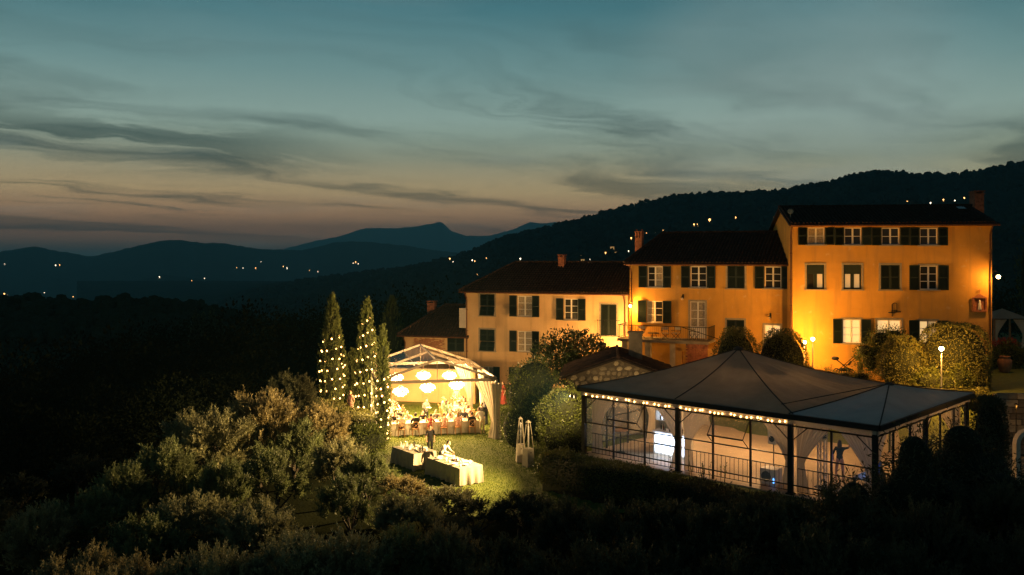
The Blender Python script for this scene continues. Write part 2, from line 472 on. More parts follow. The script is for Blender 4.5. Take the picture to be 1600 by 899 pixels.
# ---- hills and mountains, each a real slope with a crest and a back
def interp(prof, x):
    if x <= prof[0][0]: return prof[0][1]
    for (a, b), (c, d) in zip(prof, prof[1:]):
        if x <= c: return b+(d-b)*(x-a)/(c-a)
    return prof[-1][1]
HILLS = {}
def ridge(name, prof, dc, df, db, zb, m, step=6, rough=1.5, seed=0, p=1.25):
    x0, x1 = prof[0][0], prof[-1][0]; n = int((x1-x0)/step); rows = 14; back = 4
    DC = dc if callable(dc) else (lambda x: dc)
    def pt(x, t):
        yc = interp(prof, x)+rough*(noise.noise((x*.018, seed, 0))+.6*noise.noise((x*.07, seed, 1))+.4*noise.noise((x*.2, seed, 2)))
        D = DC(x); c = P(x, yc, D)
        if t <= 1:
            d = df+(D-df)*t
            z = zb+(c.z-zb)*t**p
            if 0 < t < 1: z += (c.z-zb)*.05*noise.noise((x*.02, t*5, seed+5))*math.sin(t*math.pi)
        else:
            s = t-1; d = D+(db-D)*s; z = c.z+(zb-c.z)*s
        return Vector(((x-HX)/F*d, d, z))
    b = MB(); ts = [i/rows for i in range(rows+1)]+[1+(i+1)/back for i in range(back)]
    vs = [pt(x0+(x1-x0)*i/n, t) for t in ts for i in range(n+1)]
    fs = [(r*(n+1)+i, r*(n+1)+i+1, (r+1)*(n+1)+i+1, (r+1)*(n+1)+i) for r in range(len(ts)-1) for i in range(n)]
    b.add(vs, fs)
    o = b.build(name, m, smooth_=True); o['kind'] = 'structure'
    def surf(x, y):
        best = None
        for i in range(201):
            q = pt(x, i/200); py = HY-(q.z-CZ)*F/q.y
            if best is None or abs(py-y) < best[0]: best = (abs(py-y), q)
        return best[1]
    HILLS[name] = (pt, surf)
    return o
ridge('mountain', [(300, 420), (400, 404), (455, 386), (490, 377), (530, 369), (566, 358), (610, 357), (650, 355), (672, 350), (686, 345.5), (694, 350), (706, 361), (730, 369), (765, 368), (800, 360), (828, 347), (850, 350), (868, 347), (885, 358), (920, 372), (1000, 392), (1200, 420)], 15000, 10500, 17500, -240, 'rock_far', 4, 2.2, 3)
ridge('hill_valley_side', [(-500, 396), (-200, 400), (-60, 398), (0, 394), (55, 385), (100, 394), (138, 400), (180, 394), (215, 384), (250, 378), (282, 374.5), (310, 378), (350, 381), (395, 388), (425, 390), (470, 391), (520, 381), (580, 376), (610, 382), (660, 389), (720, 396), (800, 404), (950, 412), (1200, 425)], 7000, 4600, 9500, -240, 'far_wood', 4, 2.6, 9)
ridge('hill_foot', [(-500, 470), (-100, 456), (0, 452), (60, 458), (140, 456), (200, 440), (260, 430), (300, 434), (360, 441), (420, 446), (520, 452), (700, 452), (900, 460)], 5000, 4000, 6200, -240, 'far_wood', 6, 2, 14)
DCR = lambda x: 2300-700*smooth(300, 1600, x)
ridge('hill_ridge', [(120, 530), (250, 492), (300, 480), (345, 473), (400, 455), (470, 440), (560, 429), (640, 419), (700, 406), (740, 393), (770, 380), (800, 369), (860, 357), (900, 346), (960, 330), (1000, 320), (1060, 309), (1100, 305), (1180, 304), (1230, 299), (1300, 286), (1340, 275), (1370, 271), (1400, 272), (1430, 277), (1490, 276), (1540, 269), (1600, 257), (1750, 238), (2100, 220)], DCR, 420, 3600, -90, 'far_wood', 4, 2.0, 21, 1.1)
ridge('wooded_spur', [(-900, 470), (-300, 474), (0, 480), (40, 478), (90, 479), (118, 487), (150, 482), (190, 477), (215, 484), (260, 482), (300, 486), (350, 500), (420, 512), (520, 528), (700, 545)], 330, 130, 480, -46, 'far_wood', 8, 2.0, 33, .8)

# woods: crowns massed on the skyline, nobody could count them
def crowns(name, n, where, r0, r1, m, kind='stuff'):
    b = MB()
    for _ in range(n):
        p, k = where(); r = random.uniform(r0, r1)*k
        for q in range(3):
            c = (p.x+random.uniform(-.6, .6)*r, p.y+random.uniform(-.5, .5)*r, p.z+r*random.uniform(.35, 1.0))
            b.ell(c, (r*random.uniform(.45, .8), r*random.uniform(.45, .8), r*random.uniform(.5, .8)), 6, 4, 0, None, .28)
    o = b.build(name, m); o['kind'] = kind; return o
def on_ridge(nm, xa, xb, ta, tb):
    pt = HILLS[nm][0]
    def w():
        x = random.uniform(xa, xb); q = pt(x, random.uniform(ta, tb)); return q, 1.0
    return w
crowns('forest', 1500, on_ridge('hill_ridge', 280, 1680, .97, 1.02), 2.5, 6.5, 'far_wood')['label'] = 'dark wood along the crest of the ridge'
crowns('forest', 4200, on_ridge('hill_ridge', 150, 1680, .1, .97), 3, 7, 'far_wood')['label'] = 'dark wood on the slope of the ridge'
crowns('forest', 900, on_ridge('wooded_spur', -60, 560, .72, 1.05), 1.6, 3.6, 'far_wood')['label'] = 'black wood on the near spur above the valley'

# ------------------------------------------------------------------ air: one even haze round everything
def haze():
    b = MB().box(-22000, 22000, -3000, 18500, -265, 620)
    m = bpy.data.materials.new('haze'); m.use_nodes = True; nt = m.node_tree; nt.nodes.clear()
    out = nt.nodes.new('ShaderNodeOutputMaterial'); v = nt.nodes.new('ShaderNodeVolumePrincipled')
    v.inputs['Color'].default_value = (.34, .86, 1.0, 1); v.inputs['Density'].default_value = 9.5e-5
    v.inputs['Anisotropy'].default_value = .0
    nt.links.new(v.outputs[0], out.inputs['Volume'])
    o = b.build('haze', m); o['kind'] = 'stuff'; o['label'] = 'thin blue evening haze over the valley'
haze()

# ------------------------------------------------------------------ roofs of clay tiles
TILE_N = [0]
def tile_slope(b, A, B, RA, RB, sp=.26, tl=.42, r=.085, off=.03):
    """rows of half-round tiles over a slope: eave A-B, ridge RA-RB"""
    A, B, RA, RB = map(Vector, (A, B, RA, RB))
    s = (B-A).normalized(); W = (B-A).length
    t = (RA-A)-s*(RA-A).dot(s)
    if t.length < .1: t = (RB-A)-s*(RB-A).dot(s)
    H = t.length; t.normalize(); n = s.cross(t).normalized()
    sa = (RA-A).dot(s); sb = (RB-A).dot(s)
    k = int(W/sp)
    for i in range(k):
        ss = (i+.5)*sp
        tmax = H
        if ss < sa: tmax = min(tmax, H*ss/max(sa, 1e-6))
        if ss > sb: tmax = min(tmax, H*(W-ss)/max(W-sb, 1e-6))
        q = -.06+random.uniform(-.03, .03); w = random.uniform(-.02, .02)
        while q < tmax-.1:
            e = min(q+tl+.05, tmax+.05); lift = random.uniform(0, .02)
            c0 = A+s*(ss+w+random.uniform(-.012, .012))+t*q+n*(off+lift+.02); c1 = A+s*(ss+w)+t*e+n*(off)
            vs = []
            for c, rr in ((c0, r), (c1, r*.8)):
                for j in range(5):
                    a = math.pi*j/4; vs.append(c+s*math.cos(a)*rr+n*math.sin(a)*rr*.85)
            b.add(vs, [(j, j+1, j+6, j+5) for j in range(4)]+[(4, 3, 2, 1, 0)])
            q += tl

# ------------------------------------------------------------------ a house with its front wall, openings and roof
class House:
    def __init__(s, name, label, A, B, z0, stucco, cat='house'):
        s.A = Vector((A[0], A[1], 0)); d = Vector((B[0]-A[0], B[1]-A[1], 0)); s.W = d.length; s.u = d.normalized()
        s.v = Vector((-s.u.y, s.u.x, 0)); s.z0 = z0; s.stucco = stucco
        s.o = thing(name, label, cat, (A[0], A[1], z0), math.atan2(d.y, d.x)); s.open = []
    def loc(s, x, y):
        """photo position on the front wall -> (along, up)"""
        k = (x-HX)/F
        # A + u*a = (k*D, D)
        a = (s.A.x-k*s.A.y)/(k*s.u.y-s.u.x)
        D = s.A.y+s.u.y*a
        return a, CZ-(y-HY)/F*D-s.z0
    def depth_z(s, x, y, back):
        """the same at a distance behind the front wall"""
        k = (x-HX)/F; Ax = s.A.x+s.v.x*back; Ay = s.A.y+s.v.y*back
        a = (Ax-k*Ay)/(k*s.u.y-s.u.x); D = Ay+s.u.y*a
        return a, CZ-(y-HY)/F*D-s.z0
    def rect(s, x0, y0, x1, y1):
        xm = (x0+x1)/2
        a0, _ = s.loc(x0, y0); a1, _ = s.loc(x1, y0); _, zt = s.loc(xm, y0); _, zb = s.loc(xm, y1)
        return a0, a1, zb, zt
    def walls(s, ze, dp, zr=None, gableL=False, gableR=False, low=-1.5):
        b = MB(); W = s.W
        us = sorted(set([0, W]+[q for r in s.open for q in r[:2]])); zs = sorted(set([low, ze]+[q for r in s.open for q in r[2:4]]))
        for i in range(len(us)-1):
            for j in range(len(zs)-1):
                cu = (us[i]+us[i+1])/2; cz = (zs[j]+zs[j+1])/2
                if any(r[0] < cu < r[1] and r[2] < cz < r[3] for r in s.open): continue
                b.add([(us[i], 0, zs[j]), (us[i+1], 0, zs[j]), (us[i+1], 0, zs[j+1]), (us[i], 0, zs[j+1])], [(0, 1, 2, 3)])
        dpt = .24
        for (a0, a1, z0, z1) in s.open:
            for q in ([(a0, 0, z0), (a0, 0, z1), (a0, dpt, z1), (a0, dpt, z0)], [(a1, 0, z0), (a1, dpt, z0), (a1, dpt, z1), (a1, 0, z1)],
                      [(a0, 0, z0), (a0, dpt, z0), (a1, dpt, z0), (a1, 0, z0)], [(a0, 0, z1), (a1, 0, z1), (a1, dpt, z1), (a0, dpt, z1)],
                      [(a0, dpt, z0), (a0, dpt, z1), (a1, dpt, z1), (a1, dpt, z0)]):
                b.add(q, [(0, 1, 2, 3)])
        zt = zr if zr else ze
        sideL = [(0, 0, low), (0, 0, ze), (0, dp, ze), (0, dp, low)]
        sideR = [(W, 0, low), (W, dp, low), (W, dp, ze), (W, 0, ze)]
        if gableL: sideL = [(0, 0, low), (0, 0, ze), (0, dp/2, zt), (0, dp, ze), (0, dp, low)]
        if gableR: sideR = [(W, 0, low), (W, dp, low), (W, dp, ze), (W, dp/2, zt), (W, 0, ze)]
        b.add(sideL, [tuple(range(len(sideL)))]); b.add(sideR, [tuple(range(len(sideR)))])
        b.add([(0, dp, low), (0, dp, ze), (W, dp, ze), (W, dp, low)], [(0, 1, 2, 3)])
        return b.build('wall', s.stucco, s.o)
    def roof(s, ze, zr, dp, hipL=0., hipR=0., over=.5, side=.45):
        W = s.W; k = (zr-ze)/(dp/2); zo = ze-k*over
        x0, x1 = -side, W+side
        fA, fB = Vector((x0, -over, zo)), Vector((x1, -over, zo)); bA, bB = Vector((x0, dp+over, zo)), Vector((x1, dp+over, zo))
        ra, rb = Vector((x0+hipL, dp/2, zr)), Vector((x1-hipR, dp/2, zr))
        b = MB(); th = .14
        def up(p): return p+Vector((0, 0, th))
        faces = [[fA, fB, rb, ra], [bB, bA, ra, rb]]
        if hipL: faces.append([bA, fA, ra])
        if hipR: faces.append([fB, bB, rb])
        for f in faces:
            b.add([up(q) for q in f], [tuple(range(len(f)))]); b.add([q+Vector((0, 0, .0)) for q in f], [tuple(range(len(f)-1, -1, -1))])
        for a, c in ((fA, fB), (fB, bB), (bB, bA), (bA, fA)):
            if (a is fB and not hipR): continue
            if (a is bA and not hipL): continue
            b.add([a, c, up(c), up(a)], [(0, 1, 2, 3)])
        for fl, f0, b0, r0 in ((hipL, fA, bA, ra), (hipR, fB, bB, rb)):
            if not fl:
                b.add([f0, r0, up(r0), up(f0)], [(0, 1, 2, 3)]); b.add([r0, b0, up(b0), up(r0)], [(0, 1, 2, 3)])
        ro = b.build('roof', 'tile_under', s.o)
        t = MB(); tile_slope(t, up(fA), up(fB), up(ra), up(rb))
        if hipL: tile_slope(t, up(bA), up(fA), up(ra), up(ra))
        if hipR: tile_slope(t, up(fB), up(bB), up(rb), up(rb))
        # ridge caps
        n = int((rb-ra).length/.38)
        lines = [(ra, rb)]+([(fA, ra)] if hipL else [])+([(fB, rb)] if hipR else [])
        for p, q in lines:
            n = max(2, int((q-p).length/.38))
            for i in range(n):
                c = up(p.lerp(q, i/n)); e = up(p.lerp(q, (i+1.1)/n)); lift = Vector((0, 0, .05+random.uniform(0, .02)))
                t.tube([c+lift, e+lift], [.12, .10], 6)
        tl = t.build('roof_tile', 'tile', ro); tl['kind'] = 'stuff'
        g = MB(); g.tube([fA+Vector((0, -.07, .03)), fB+Vector((0, -.07, .03))], .07, 8)
        g.build('gutter', 'copper', s.o)
        c = MB(); c.box(.05, W-.05, -.1, -.003, ze-.22, ze-.06); c.box(.1, W-.1, -.22, -.003, ze-.06, ze+.0)
        c.build('cornice', s.stucco, s.o)
        s.zo = zo; s.over = over
        return ro
    def downspout(s, a, ztop, zbot):
        b = MB(); y = -.10
        b.tube([(a, -s.over-.05, s.zo), (a, -s.over*.6, s.zo-.28), (a, y, s.zo-.6), (a, y, zbot)], .055, 8)
        for z in np.arange(zbot+.8, ztop-.8, 1.8): b.box(a-.08, a+.08, y-.06, 0, z, z+.05)
        b.build('downspout', 'copper', s.o)

SHUT = {}
def shutter_mesh(w, h, hinge):
    """a louvred leaf, hinge edge at x=0, extends to +x (hinge=1) or -x (hinge=-1); face towards -y"""
    key = (round(w, 2), round(h, 2), hinge)
    if key in SHUT: return SHUT[key]
    b = MB(); X = lambda a, c: (min(a*hinge, c*hinge), max(a*hinge, c*hinge))
    f = .075
    for a, c, z0, z1 in ((0, f, 0, h), (w-f, w, 0, h), (f, w-f, 0, f), (f, w-f, h-f, h), (f, w-f, h*.48, h*.48+f)):
        x0, x1 = X(a, c); b.box(x0, x1, -.045, 0, z0, z1)
    x0, x1 = X(f, w-f)
    n = int((h-2*f)/.085)
    for i in range(n):
        z = f+(h-2*f)*(i+.5)/n
        b.add([(x0, -.036, z-.035), (x1, -.036, z-.035), (x1, -.008, z+.035), (x0, -.008, z+.035)], [(0, 1, 2, 3), (3, 2, 1, 0)])
    b.box(x0, x1, -.006, -.002, f, h-f)
    SHUT[key] = b.mesh('shutter', 'shutter'); return SHUT[key]

def window(h, px, kind='open', glass='glass_dark', shut='LR', name='window', surround=True, rows=3, sw=None, ajar=None, sill=True, transom=None):
    a0, a1, z0, z1 = h.rect(*px); h.open.append((a0, a1, z0, z1))
    W = a1-a0; H = z1-z0; s = .13
    b = MB()
    if surround:
        b.box(a0-s, a0, -.035, .02, z0, z1); b.box(a1, a1+s, -.035, .02, z0, z1); b.box(a0-s, a1+s, -.04, .02, z1, z1+s)
        if sill: b.box(a0-s-.04, a1+s+.04, -.12, .02, z0-.09, z0)
    else:
        b.box(a0-.02, a0+.03, .02, .1, z0, z1); b.box(a1-.03, a1+.02, .02, .1, z0, z1); b.box(a0-.1, a1+.1, -.09, .02, z0-.07, z0)
    w = b.build(name, 'stone_trim', h.o)
    if kind in ('open', 'bare', 'door'):
        f = MB(); fy0, fy1 = .09, .15; t = .06; m = (a0+a1)/2
        f.box(a0, a0+t, fy0, fy1, z0, z1); f.box(a1-t, a1, fy0, fy1, z0, z1); f.box(a0+t, a1-t, fy0, fy1, z1-t, z1); f.box(a0+t, a1-t, fy0, fy1, z0, z0+t)
        f.box(m-.055, m+.055, fy0-.01, fy1, z0+t, z1-t)
        zb = z0+t
        if kind == 'door':
            zb = z0+H*.32; f.box(a0+t, a1-t, fy0+.005, fy1, z0+t, zb)
        for l, r in ((a0+t, m-.055), (m+.055, a1-t)):
            for i in range(1, rows):
                z = zb+(z1-t-zb)*i/rows; f.box(l, r, fy0+.01, fy1, z-.022, z+.022)
        f.build('sash', 'white_paint', w)
        gl = glass if isinstance(glass, (list, tuple)) else (glass, glass)
        for (l, r), g in zip(((a0+t, m-.055), (m+.055, a1-t)), gl):
            MB().box(l, r, .125, .135, zb, z1-t).build('pane', g, w)
        if kind == 'open':
            sw = sw or W*.56
            if 'L' in shut:
                o = inst(shutter_mesh(sw, H+.06, -1), 'shutter', w, (a0-.03, -.05, z0-.03))
                o.rotation_euler = (0, 0, R(16 if ajar == 'L' else random.uniform(0, 7)))
            if 'R' in shut:
                o = inst(shutter_mesh(sw, H+.06, 1), 'shutter', w, (a1+.03, -.05, z0-.03))
                o.rotation_euler = (0, 0, -R(16 if ajar == 'R' else random.uniform(0, 7)))
    elif kind == 'closed':
        inst(shutter_mesh(W/2-.008, H-.01, 1), 'shutter', w, (a0+.004, .03, z0+.005))
        inst(shutter_mesh(W/2-.008, H-.01, -1), 'shutter', w, (a1-.004, .03, z0+.005))
    elif kind == 'tilted':
        # closed leaves whose lower halves are propped out, lamp light behind
        hh = H*.45
        for x, hg in ((a0+.004, 1), (a1-.004, -1)):
            inst(shutter_mesh(W/2-.008, H-hh-.01, hg), 'shutter', w, (x, .03, z0+hh+.005))
            o = inst(shutter_mesh(W/2-.008, hh, hg), 'shutter_flap', w, (x, -.16, z0-.01)); o.rotation_euler = (R(-18), 0, 0)
        MB().box(a0+W*.28, a0+W*.42, .19, .2, z0+.05, z0+hh*.9).build('pane', 'lit_glass_dim', w)
        MB().box(a0+W*.68, a0+W*.92, .19, .2, z0+.05, z0+hh*.9).build('pane', 'lit_glass_dim', w)
    elif kind == 'halfdark':
        # roller blind half down, two lit panes below
        MB().box(a0, a1, .07, .11, z0+H*.62, z1).build('blind', 'shutter', w)
        f = MB(); t = .16
        f.box(a0, a0+t*.7, .08, .14, z0, z0+H*.62); f.box(a1-t*.7, a1, .08, .14, z0, z0+H*.62); m = (a0+a1)/2
        f.box(m-.12, m+.12, .08, .14, z0, z0+H*.62); f.box(a0+t*.7, a1-t*.7, .08, .14, z0, z0+.12)
        f.build('sash', 'shutter', w)
        gl = glass if isinstance(glass, (list, tuple)) else (glass, glass)
        for (l, r), g in zip(((a0+t*.7, m-.12), (m+.12, a1-t*.7)), gl):
            MB().box(l, r, .125, .135, z0+.12, z0+H*.62).build('pane', g, w)
    return w, (a0, a1, z0, z1)

def chimney(h, x0, y0, x1, y1, back, m='brick', openwork=False, dep=.55):
    a0, zt = h.depth_z(x0, y0, back); a1, zb = h.depth_z(x1, y1, back)
    b = MB(); zb -= .9
    body = zt-.28 if not openwork else zt-.55
    b.box(a0+.04, a1-.04, back-dep/2, back+dep/2, zb, body)
    if openwork:
        for x in (a0+.04, (a0+a1)/2-.06, a1-.16): b.box(x, x+.12, back-dep/2, back+dep/2, body, zt-.12)
        b.box(a0, a1, back-dep/2-.05, back+dep/2+.05, zt-.12, zt-.04); b.tube([(a0+.1, back, zt-.04), (a0+.1, back, zt+.12)], .06, 6); b.tube([(a1-.1, back, zt-.04), (a1-.1, back, zt+.12)], .06, 6)
    else:
        b.box(a0, a1, back-dep/2-.05, back+dep/2+.05, body, body+.08)
        for x in (a0+.06, a1-.16): b.box(x, x+.1, back-dep/2, back+dep/2, body+.08, zt-.07)
        b.box(a0-.02, a1+.02, back-dep/2-.08, back+dep/2+.08, zt-.07, zt)
    return b.build('chimney', m, h.o)

def at(x, D): return ((x-HX)/F*D, D)

# ---- long cream house behind the marquee
HL = House('farmhouse', 'long cream farmhouse with hipped tile roof behind the glowing marquee', at(728, 78), at(981, 72.6), 0, 'stucco_cream')
window(HL, (750.2, 459.8, 772.9, 493.3), 'tilted')
window(HL, (808.4, 462.8, 831.4, 494.6), 'open', 'curtained_glass', surround=False, sw=.66)
window(HL, (881.6, 467.2, 903.0, 500), 'open', 'glass_dark', surround=False, sw=.66)
bw, br = window(HL, (938.6, 475.7, 963.5, 524.4), 'closed', name='balcony_door')
window(HL, (750.0, 515, 773, 548.4), 'tilted')
window(HL, (808.4, 517.8, 831.0, 549.6), 'open', ('curtained_glass', 'curtained_glass'), surround=False, sw=.66)
window(HL, (754, 573, 771, 606), 'open', 'curtained_glass', shut='R', surround=False, sw=.6)
window(HL, (795, 574, 812, 614), 'closed', name='door', surround=False)
_, HLe = HL.loc(722, 452); _, zrL = HL.depth_z(850, 413, 4.6)
HL.walls(HLe, 9.2, zrL); HL.roof(HLe, zrL, 9.2, hipL=3.2, hipR=0, over=.55, side=.4)
HL.downspout(HL.W-.25, HLe, 3.0); HL.downspout(.12, HLe, 0.1)
chimney(HL, 873, 398, 883.5, 419, 4.0)
# wrought iron balconette
def balconette(h, rc, depth=.28, z0=None, z1=None):
    a0, a1, zb, zt = rc; b = MB(); zt = z1
    b.tube([(a0-.25, 0, zt), (a0-.25, -depth, zt), (a1+.25, -depth, zt), (a1+.25, 0, zt)], .025, 6)
    b.tube([(a0-.25, 0, z0), (a0-.25, -depth, z0), (a1+.25, -depth, z0), (a1+.25, 0, z0)], .025, 6)
    r = b.build('railing', 'iron', h.o)
    bm = MB(); H = zt-z0; bm.tube([(0, 0, 0), (0, -.07, H*.2), (0, -.09, H*.4), (0, -.03, H*.7), (0, 0, H)], .014, 5); me = bm.mesh('baluster', 'iron')
    n = 14
    for i in range(n): inst(me, 'baluster', r, (a0-.25+(a1-a0+.5)*(i+.5)/n, -depth, z0))
_, za = HL.loc(950, 524.8); _, zb_ = HL.loc(950, 500.5)
balconette(HL, br, z0=za, z1=zb_)
# pale stack standing against the end wall
a, zt = HL.depth_z(716, 482, -.1); a2, zb_ = HL.depth_z(727, 513, -.1)
MB().box(a, -.02, .1, .9, zb_, zt).build('side_stack', 'stucco_pale', HL.o)
# string course between the floors
_, zc = HL.loc(800, 553); MB().box(.0, HL.W-.02, -.025, -.003, zc-.07, zc+.03).build('string_course', 'stucco_cream', HL.o)
# wall cross finial on the roof
a, z = HL.depth_z(848.5, 444, 2.0)
MB().tube([(a, 2.0, z-.3), (a, 2.0, z+.9)], .03, 6).tube([(a-.18, 2.0, z+.55), (a+.18, 2.0, z+.55)], .03, 6).build('vent_pipe', 'iron', HL.o)

# ---- low annex at its end
HA = House('annex', 'low annex with a brick patch and tiled roof beside the cream farmhouse', at(632, 80), at(727.5, 78.4), 0, 'stucco_cream')
window(HA, (699, 525.3, 725.3, 549), 'closed', surround=False)
_, zeA = HA.loc(680, 520.5); _, zrA = HA.depth_z(700, 479.5, 3.6)
HA.walls(zeA, 7.2, zrA); HA.roof(zeA, zrA, 7.2, hipL=3.0, hipR=0, over=.55, side=.45)
HA.downspout(.1, zeA, .1)
chimney(HA, 668.5, 470, 681, 488, 3.3)
def brick_patch():
    a0, a1, z0, z1 = HA.rect(645, 529, 694, 546); b = MB(); z = z0; r = 0
    while z < z1:
        x = a0+(.12 if r % 2 else 0)+random.uniform(0, .1)
        while x < a1-.1:
            if random.random() > .08+.25*(z > z1-.1 or x > a1-.5): b.box(x, x+.22, -.02-random.uniform(0, .012), 0.01, z, z+.055)
            x += .24
        z += .07; r += 1
    o = b.build('brick_patch', 'brick', HA.o); o['kind'] = 'stuff'
brick_patch()
_, za = HA.loc(712, 548.5); _, zb_ = HA.loc(712, 546); a0, a1, _, _ = HA.rect(699, 525, 725, 549)
def annex_rail():
    b = MB(); b.tube([(a0, -.3, za+.0), (a1, -.3, za+.0)], .02, 6); r = b.build('railing', 'iron', HA.o)
    me = MB().tube([(0, 0, -.9), (0, 0, 0)], .013, 5).mesh('baluster', 'iron')
    for i in range(10): inst(me, 'baluster', r, (a0+(a1-a0)*(i+.5)/10, -.3, za))
annex_rail()

# ---- ochre house in the middle
HC = House('town_house', 'ochre house with a railed balcony between the farmhouse and the tall house', at(984, 69.4), at(1238, 64.2), 1.0, 'stucco_ochre')
window(HC, (1012, 416.5, 1035.5, 449), 'open', ('glass_dark', 'curtained_glass'), sw=.66)
window(HC, (1078.8, 416.5, 1104, 449.5), 'open', 'glass_dark', sw=.66)
window(HC, (1136.7, 415, 1163.6, 450.8), 'closed')
window(HC, (1194.9, 417, 1220.7, 450.8), 'open', 'glass_dark', sw=.66)
window(HC, (1010.7, 470.5, 1035.5, 504), 'open', ('curtained_glass', 'glass_dark'), surround=False, sw=.66, ajar='L')
window(HC, (1078.2, 471.5, 1102, 529), 'door', 'curtained_glass', name='balcony_door', rows=3, sill=False)
window(HC, (1135.5, 500, 1163, 534), 'closed')
window(HC, (1194.5, 508, 1219.5, 552), 'door', 'lit_glass', name='front_door', rows=3, sill=False)
_, zeC = HC.loc(1110, 409.5); _, zrC = HC.depth_z(1110, 367, 4.6)
HC.walls(zeC, 9.2, zrC, gableR=True); HC.roof(zeC, zrC, 9.2, hipL=1.6, hipR=0, over=.5, side=.3)
HC.downspout(.15, zeC, 3.8)
chimney(HC, 993, 361, 1005, 387, 3.2, 'brick', True)
# pale box beside the tall house
a, zt = HC.depth_z(1224, 368, 4.2); a2, zb_ = HC.depth_z(1237, 394, 4.2)
MB().box(a, a2, 3.9, 4.7, zb_-.8, zt).box(a-.05, a2+.05, 3.85, 4.75, zt, zt+.07).build('parapet_block', 'stucco_ochre', HC.o)
# balcony slab, railing and what carries it
aL, zB = HC.loc(979, 534); aR, _ = HC.loc(1118, 534); zB += .45; BD = 2.3
def balcony():
    b = MB(); b.box(aL, aR, -BD, -.003, zB-.16, zB); b.box(aL-.04, aR+.04, -BD-.06, -BD+.16, zB-.2, zB-.16+.0)
    o = b.build('balcony', 'stone_mid', HC.o)
    r = MB(); n = 46
    top = [(aL+.05, -.05, zB+1.02), (aL+.05, -BD+.05, zB+1.02), (aR-.05, -BD+.05, zB+1.02), (aR-.05, -.05, zB+1.02)]
    r.tube(top, .03, 6); r.tube([(p[0], p[1], zB+.1) for p in top], .02, 6)
    # stair flight descending at the far end of the railing
    r.tube([(aR-2.2, -BD+.4, zB+1.02), (aR+1.2, -BD+.4, zB+.05)], .025, 6)
    rl = r.build('railing', 'iron', HC.o)
    me = MB().tube([(0, 0, .1), (0, 0, 1.02)], .014, 5).mesh('baluster', 'iron')
    for i in range(n): inst(me, 'baluster', rl, (aL+.05+(aR-aL-.1)*i/(n-1), -BD+.05, zB))
    for i in range(12): inst(me, 'baluster', rl, (aL+.05, -BD+.05+(BD-.1)*(i+1)/12, zB)); inst(me, 'baluster', rl, (aR-.05, -BD+.05+(BD-.1)*(i+1)/12, zB))
    # loggia below: piers, arch wall and a red brick end
    p = MB()
    for x in (aL+.3, aL+2.1, aL+4.0): p.box(x, x+.42, -BD+.2, -BD+.62, -1, zB-.16)
    p.build('pier', 'stone', HC.o)
    w = MB()
    x0 = aL+4.4; x1 = aR-.1; n = 9
    w.box(x0, x0+.5, -BD+.2, -BD+.55, -1, zB-.5); w.box(x0+3.2, x1-1.6, -BD+.2, -BD+.55, -1, zB-.5); w.box(x0, x1-1.6, -BD+.2, -BD+.55, zB-.75, zB-.17)
    w.build('loggia_wall', 'stucco_ochre', HC.o)
    w2 = MB(); z = -.5; k = 0
    while z < zB-.2:
        x = x1-1.6+(.13 if k % 2 else 0)
        while x < x1-.05:
            w2.box(x, min(x+.25, x1), -BD+.18-random.uniform(0, .02), -BD+.5, z, z+.105); x += .27
        z += .12; k += 1
    o2 = w2.build('brick_end_wall', 'brick', HC.o); o2['kind'] = 'stuff'
    MB().box(x1-1.6, x1-.02, -BD+.22, -BD+.48, -1, zB-.2).build('brick_backing', 'mortar', HC.o)
balcony()

# ---- tall ochre house
HR = House('tall_house', 'tall ochre house of three storeys with a niche shrine on its corner', at(1238.5, 61.9), at(1550, 60.0), 3.15, 'stucco_ochre')
for q, g in (((1262, 355.8, 1288, 382.4), 'curtained_glass'), ((1319.3, 356, 1345.8, 382.8), 'glass_dark'), ((1377.6, 356.3, 1405.2, 383), 'glass_dark'), ((1437.2, 356.6, 1464.8, 383.2), 'glass_dark')):
    window(HR, q, 'open', g, rows=2, sw=.62)
window(HR, (1260.3, 414, 1288, 452), 'halfdark', ('glass_dark', 'lit_glass_dim'))
window(HR, (1318, 414, 1346, 452.3), 'halfdark', ('lit_glass_dim', 'lit_glass_dim'))
window(HR, (1376, 414.3, 1405.8, 452.6), 'closed')
window(HR, (1437.2, 415.5, 1464.8, 452.8), 'open', 'glass_dark', sw=.66)
window(HR, (1316.6, 499.5, 1344.8, 536.5), 'open', 'lit_glass', sw=.62)
window(HR, (1370.5, 500, 1408, 572), 'door', 'lit_glass', name='front_door', sill=False)
window(HR, (1436.6, 501.5, 1464, 537), 'open', ('lit_glass', 'lit_glass_dim'), sw=.66)
_, zeR = HR.loc(1400, 350); _, zrR = HR.depth_z(1400, 326, 4.7)
HR.walls(zeR, 9.4, zrR, True, True); HR.roof(zeR, zrR, 9.4, 0, 0, over=.5, side=.3)
HR.downspout(-.12, zeR, .0); HR.downspout(HR.W-.14, zeR, .0)
chimney(HR, 1518, 299, 1534, 330, 5.4, 'brick', dep=1.1)
a, z = HR.depth_z(1496, 331.5, 3.6); a2, _ = HR.depth_z(1508, 331.5, 3.6)
k = (zrR-zeR)/4.7
MB().add([(a, 3.3, zeR+k*3.3+.27), (a2, 3.3, zeR+k*3.3+.27), (a2, 3.95, zeR+k*3.95+.27), (a, 3.95, zeR+k*3.95+.27)], [(0, 1, 2, 3)]).box(a-.05, a2+.05, 3.25, 4.0, zeR+k*3.3-.1, zeR+k*3.3+.2).build('skylight', 'glass_dark', HR.o)
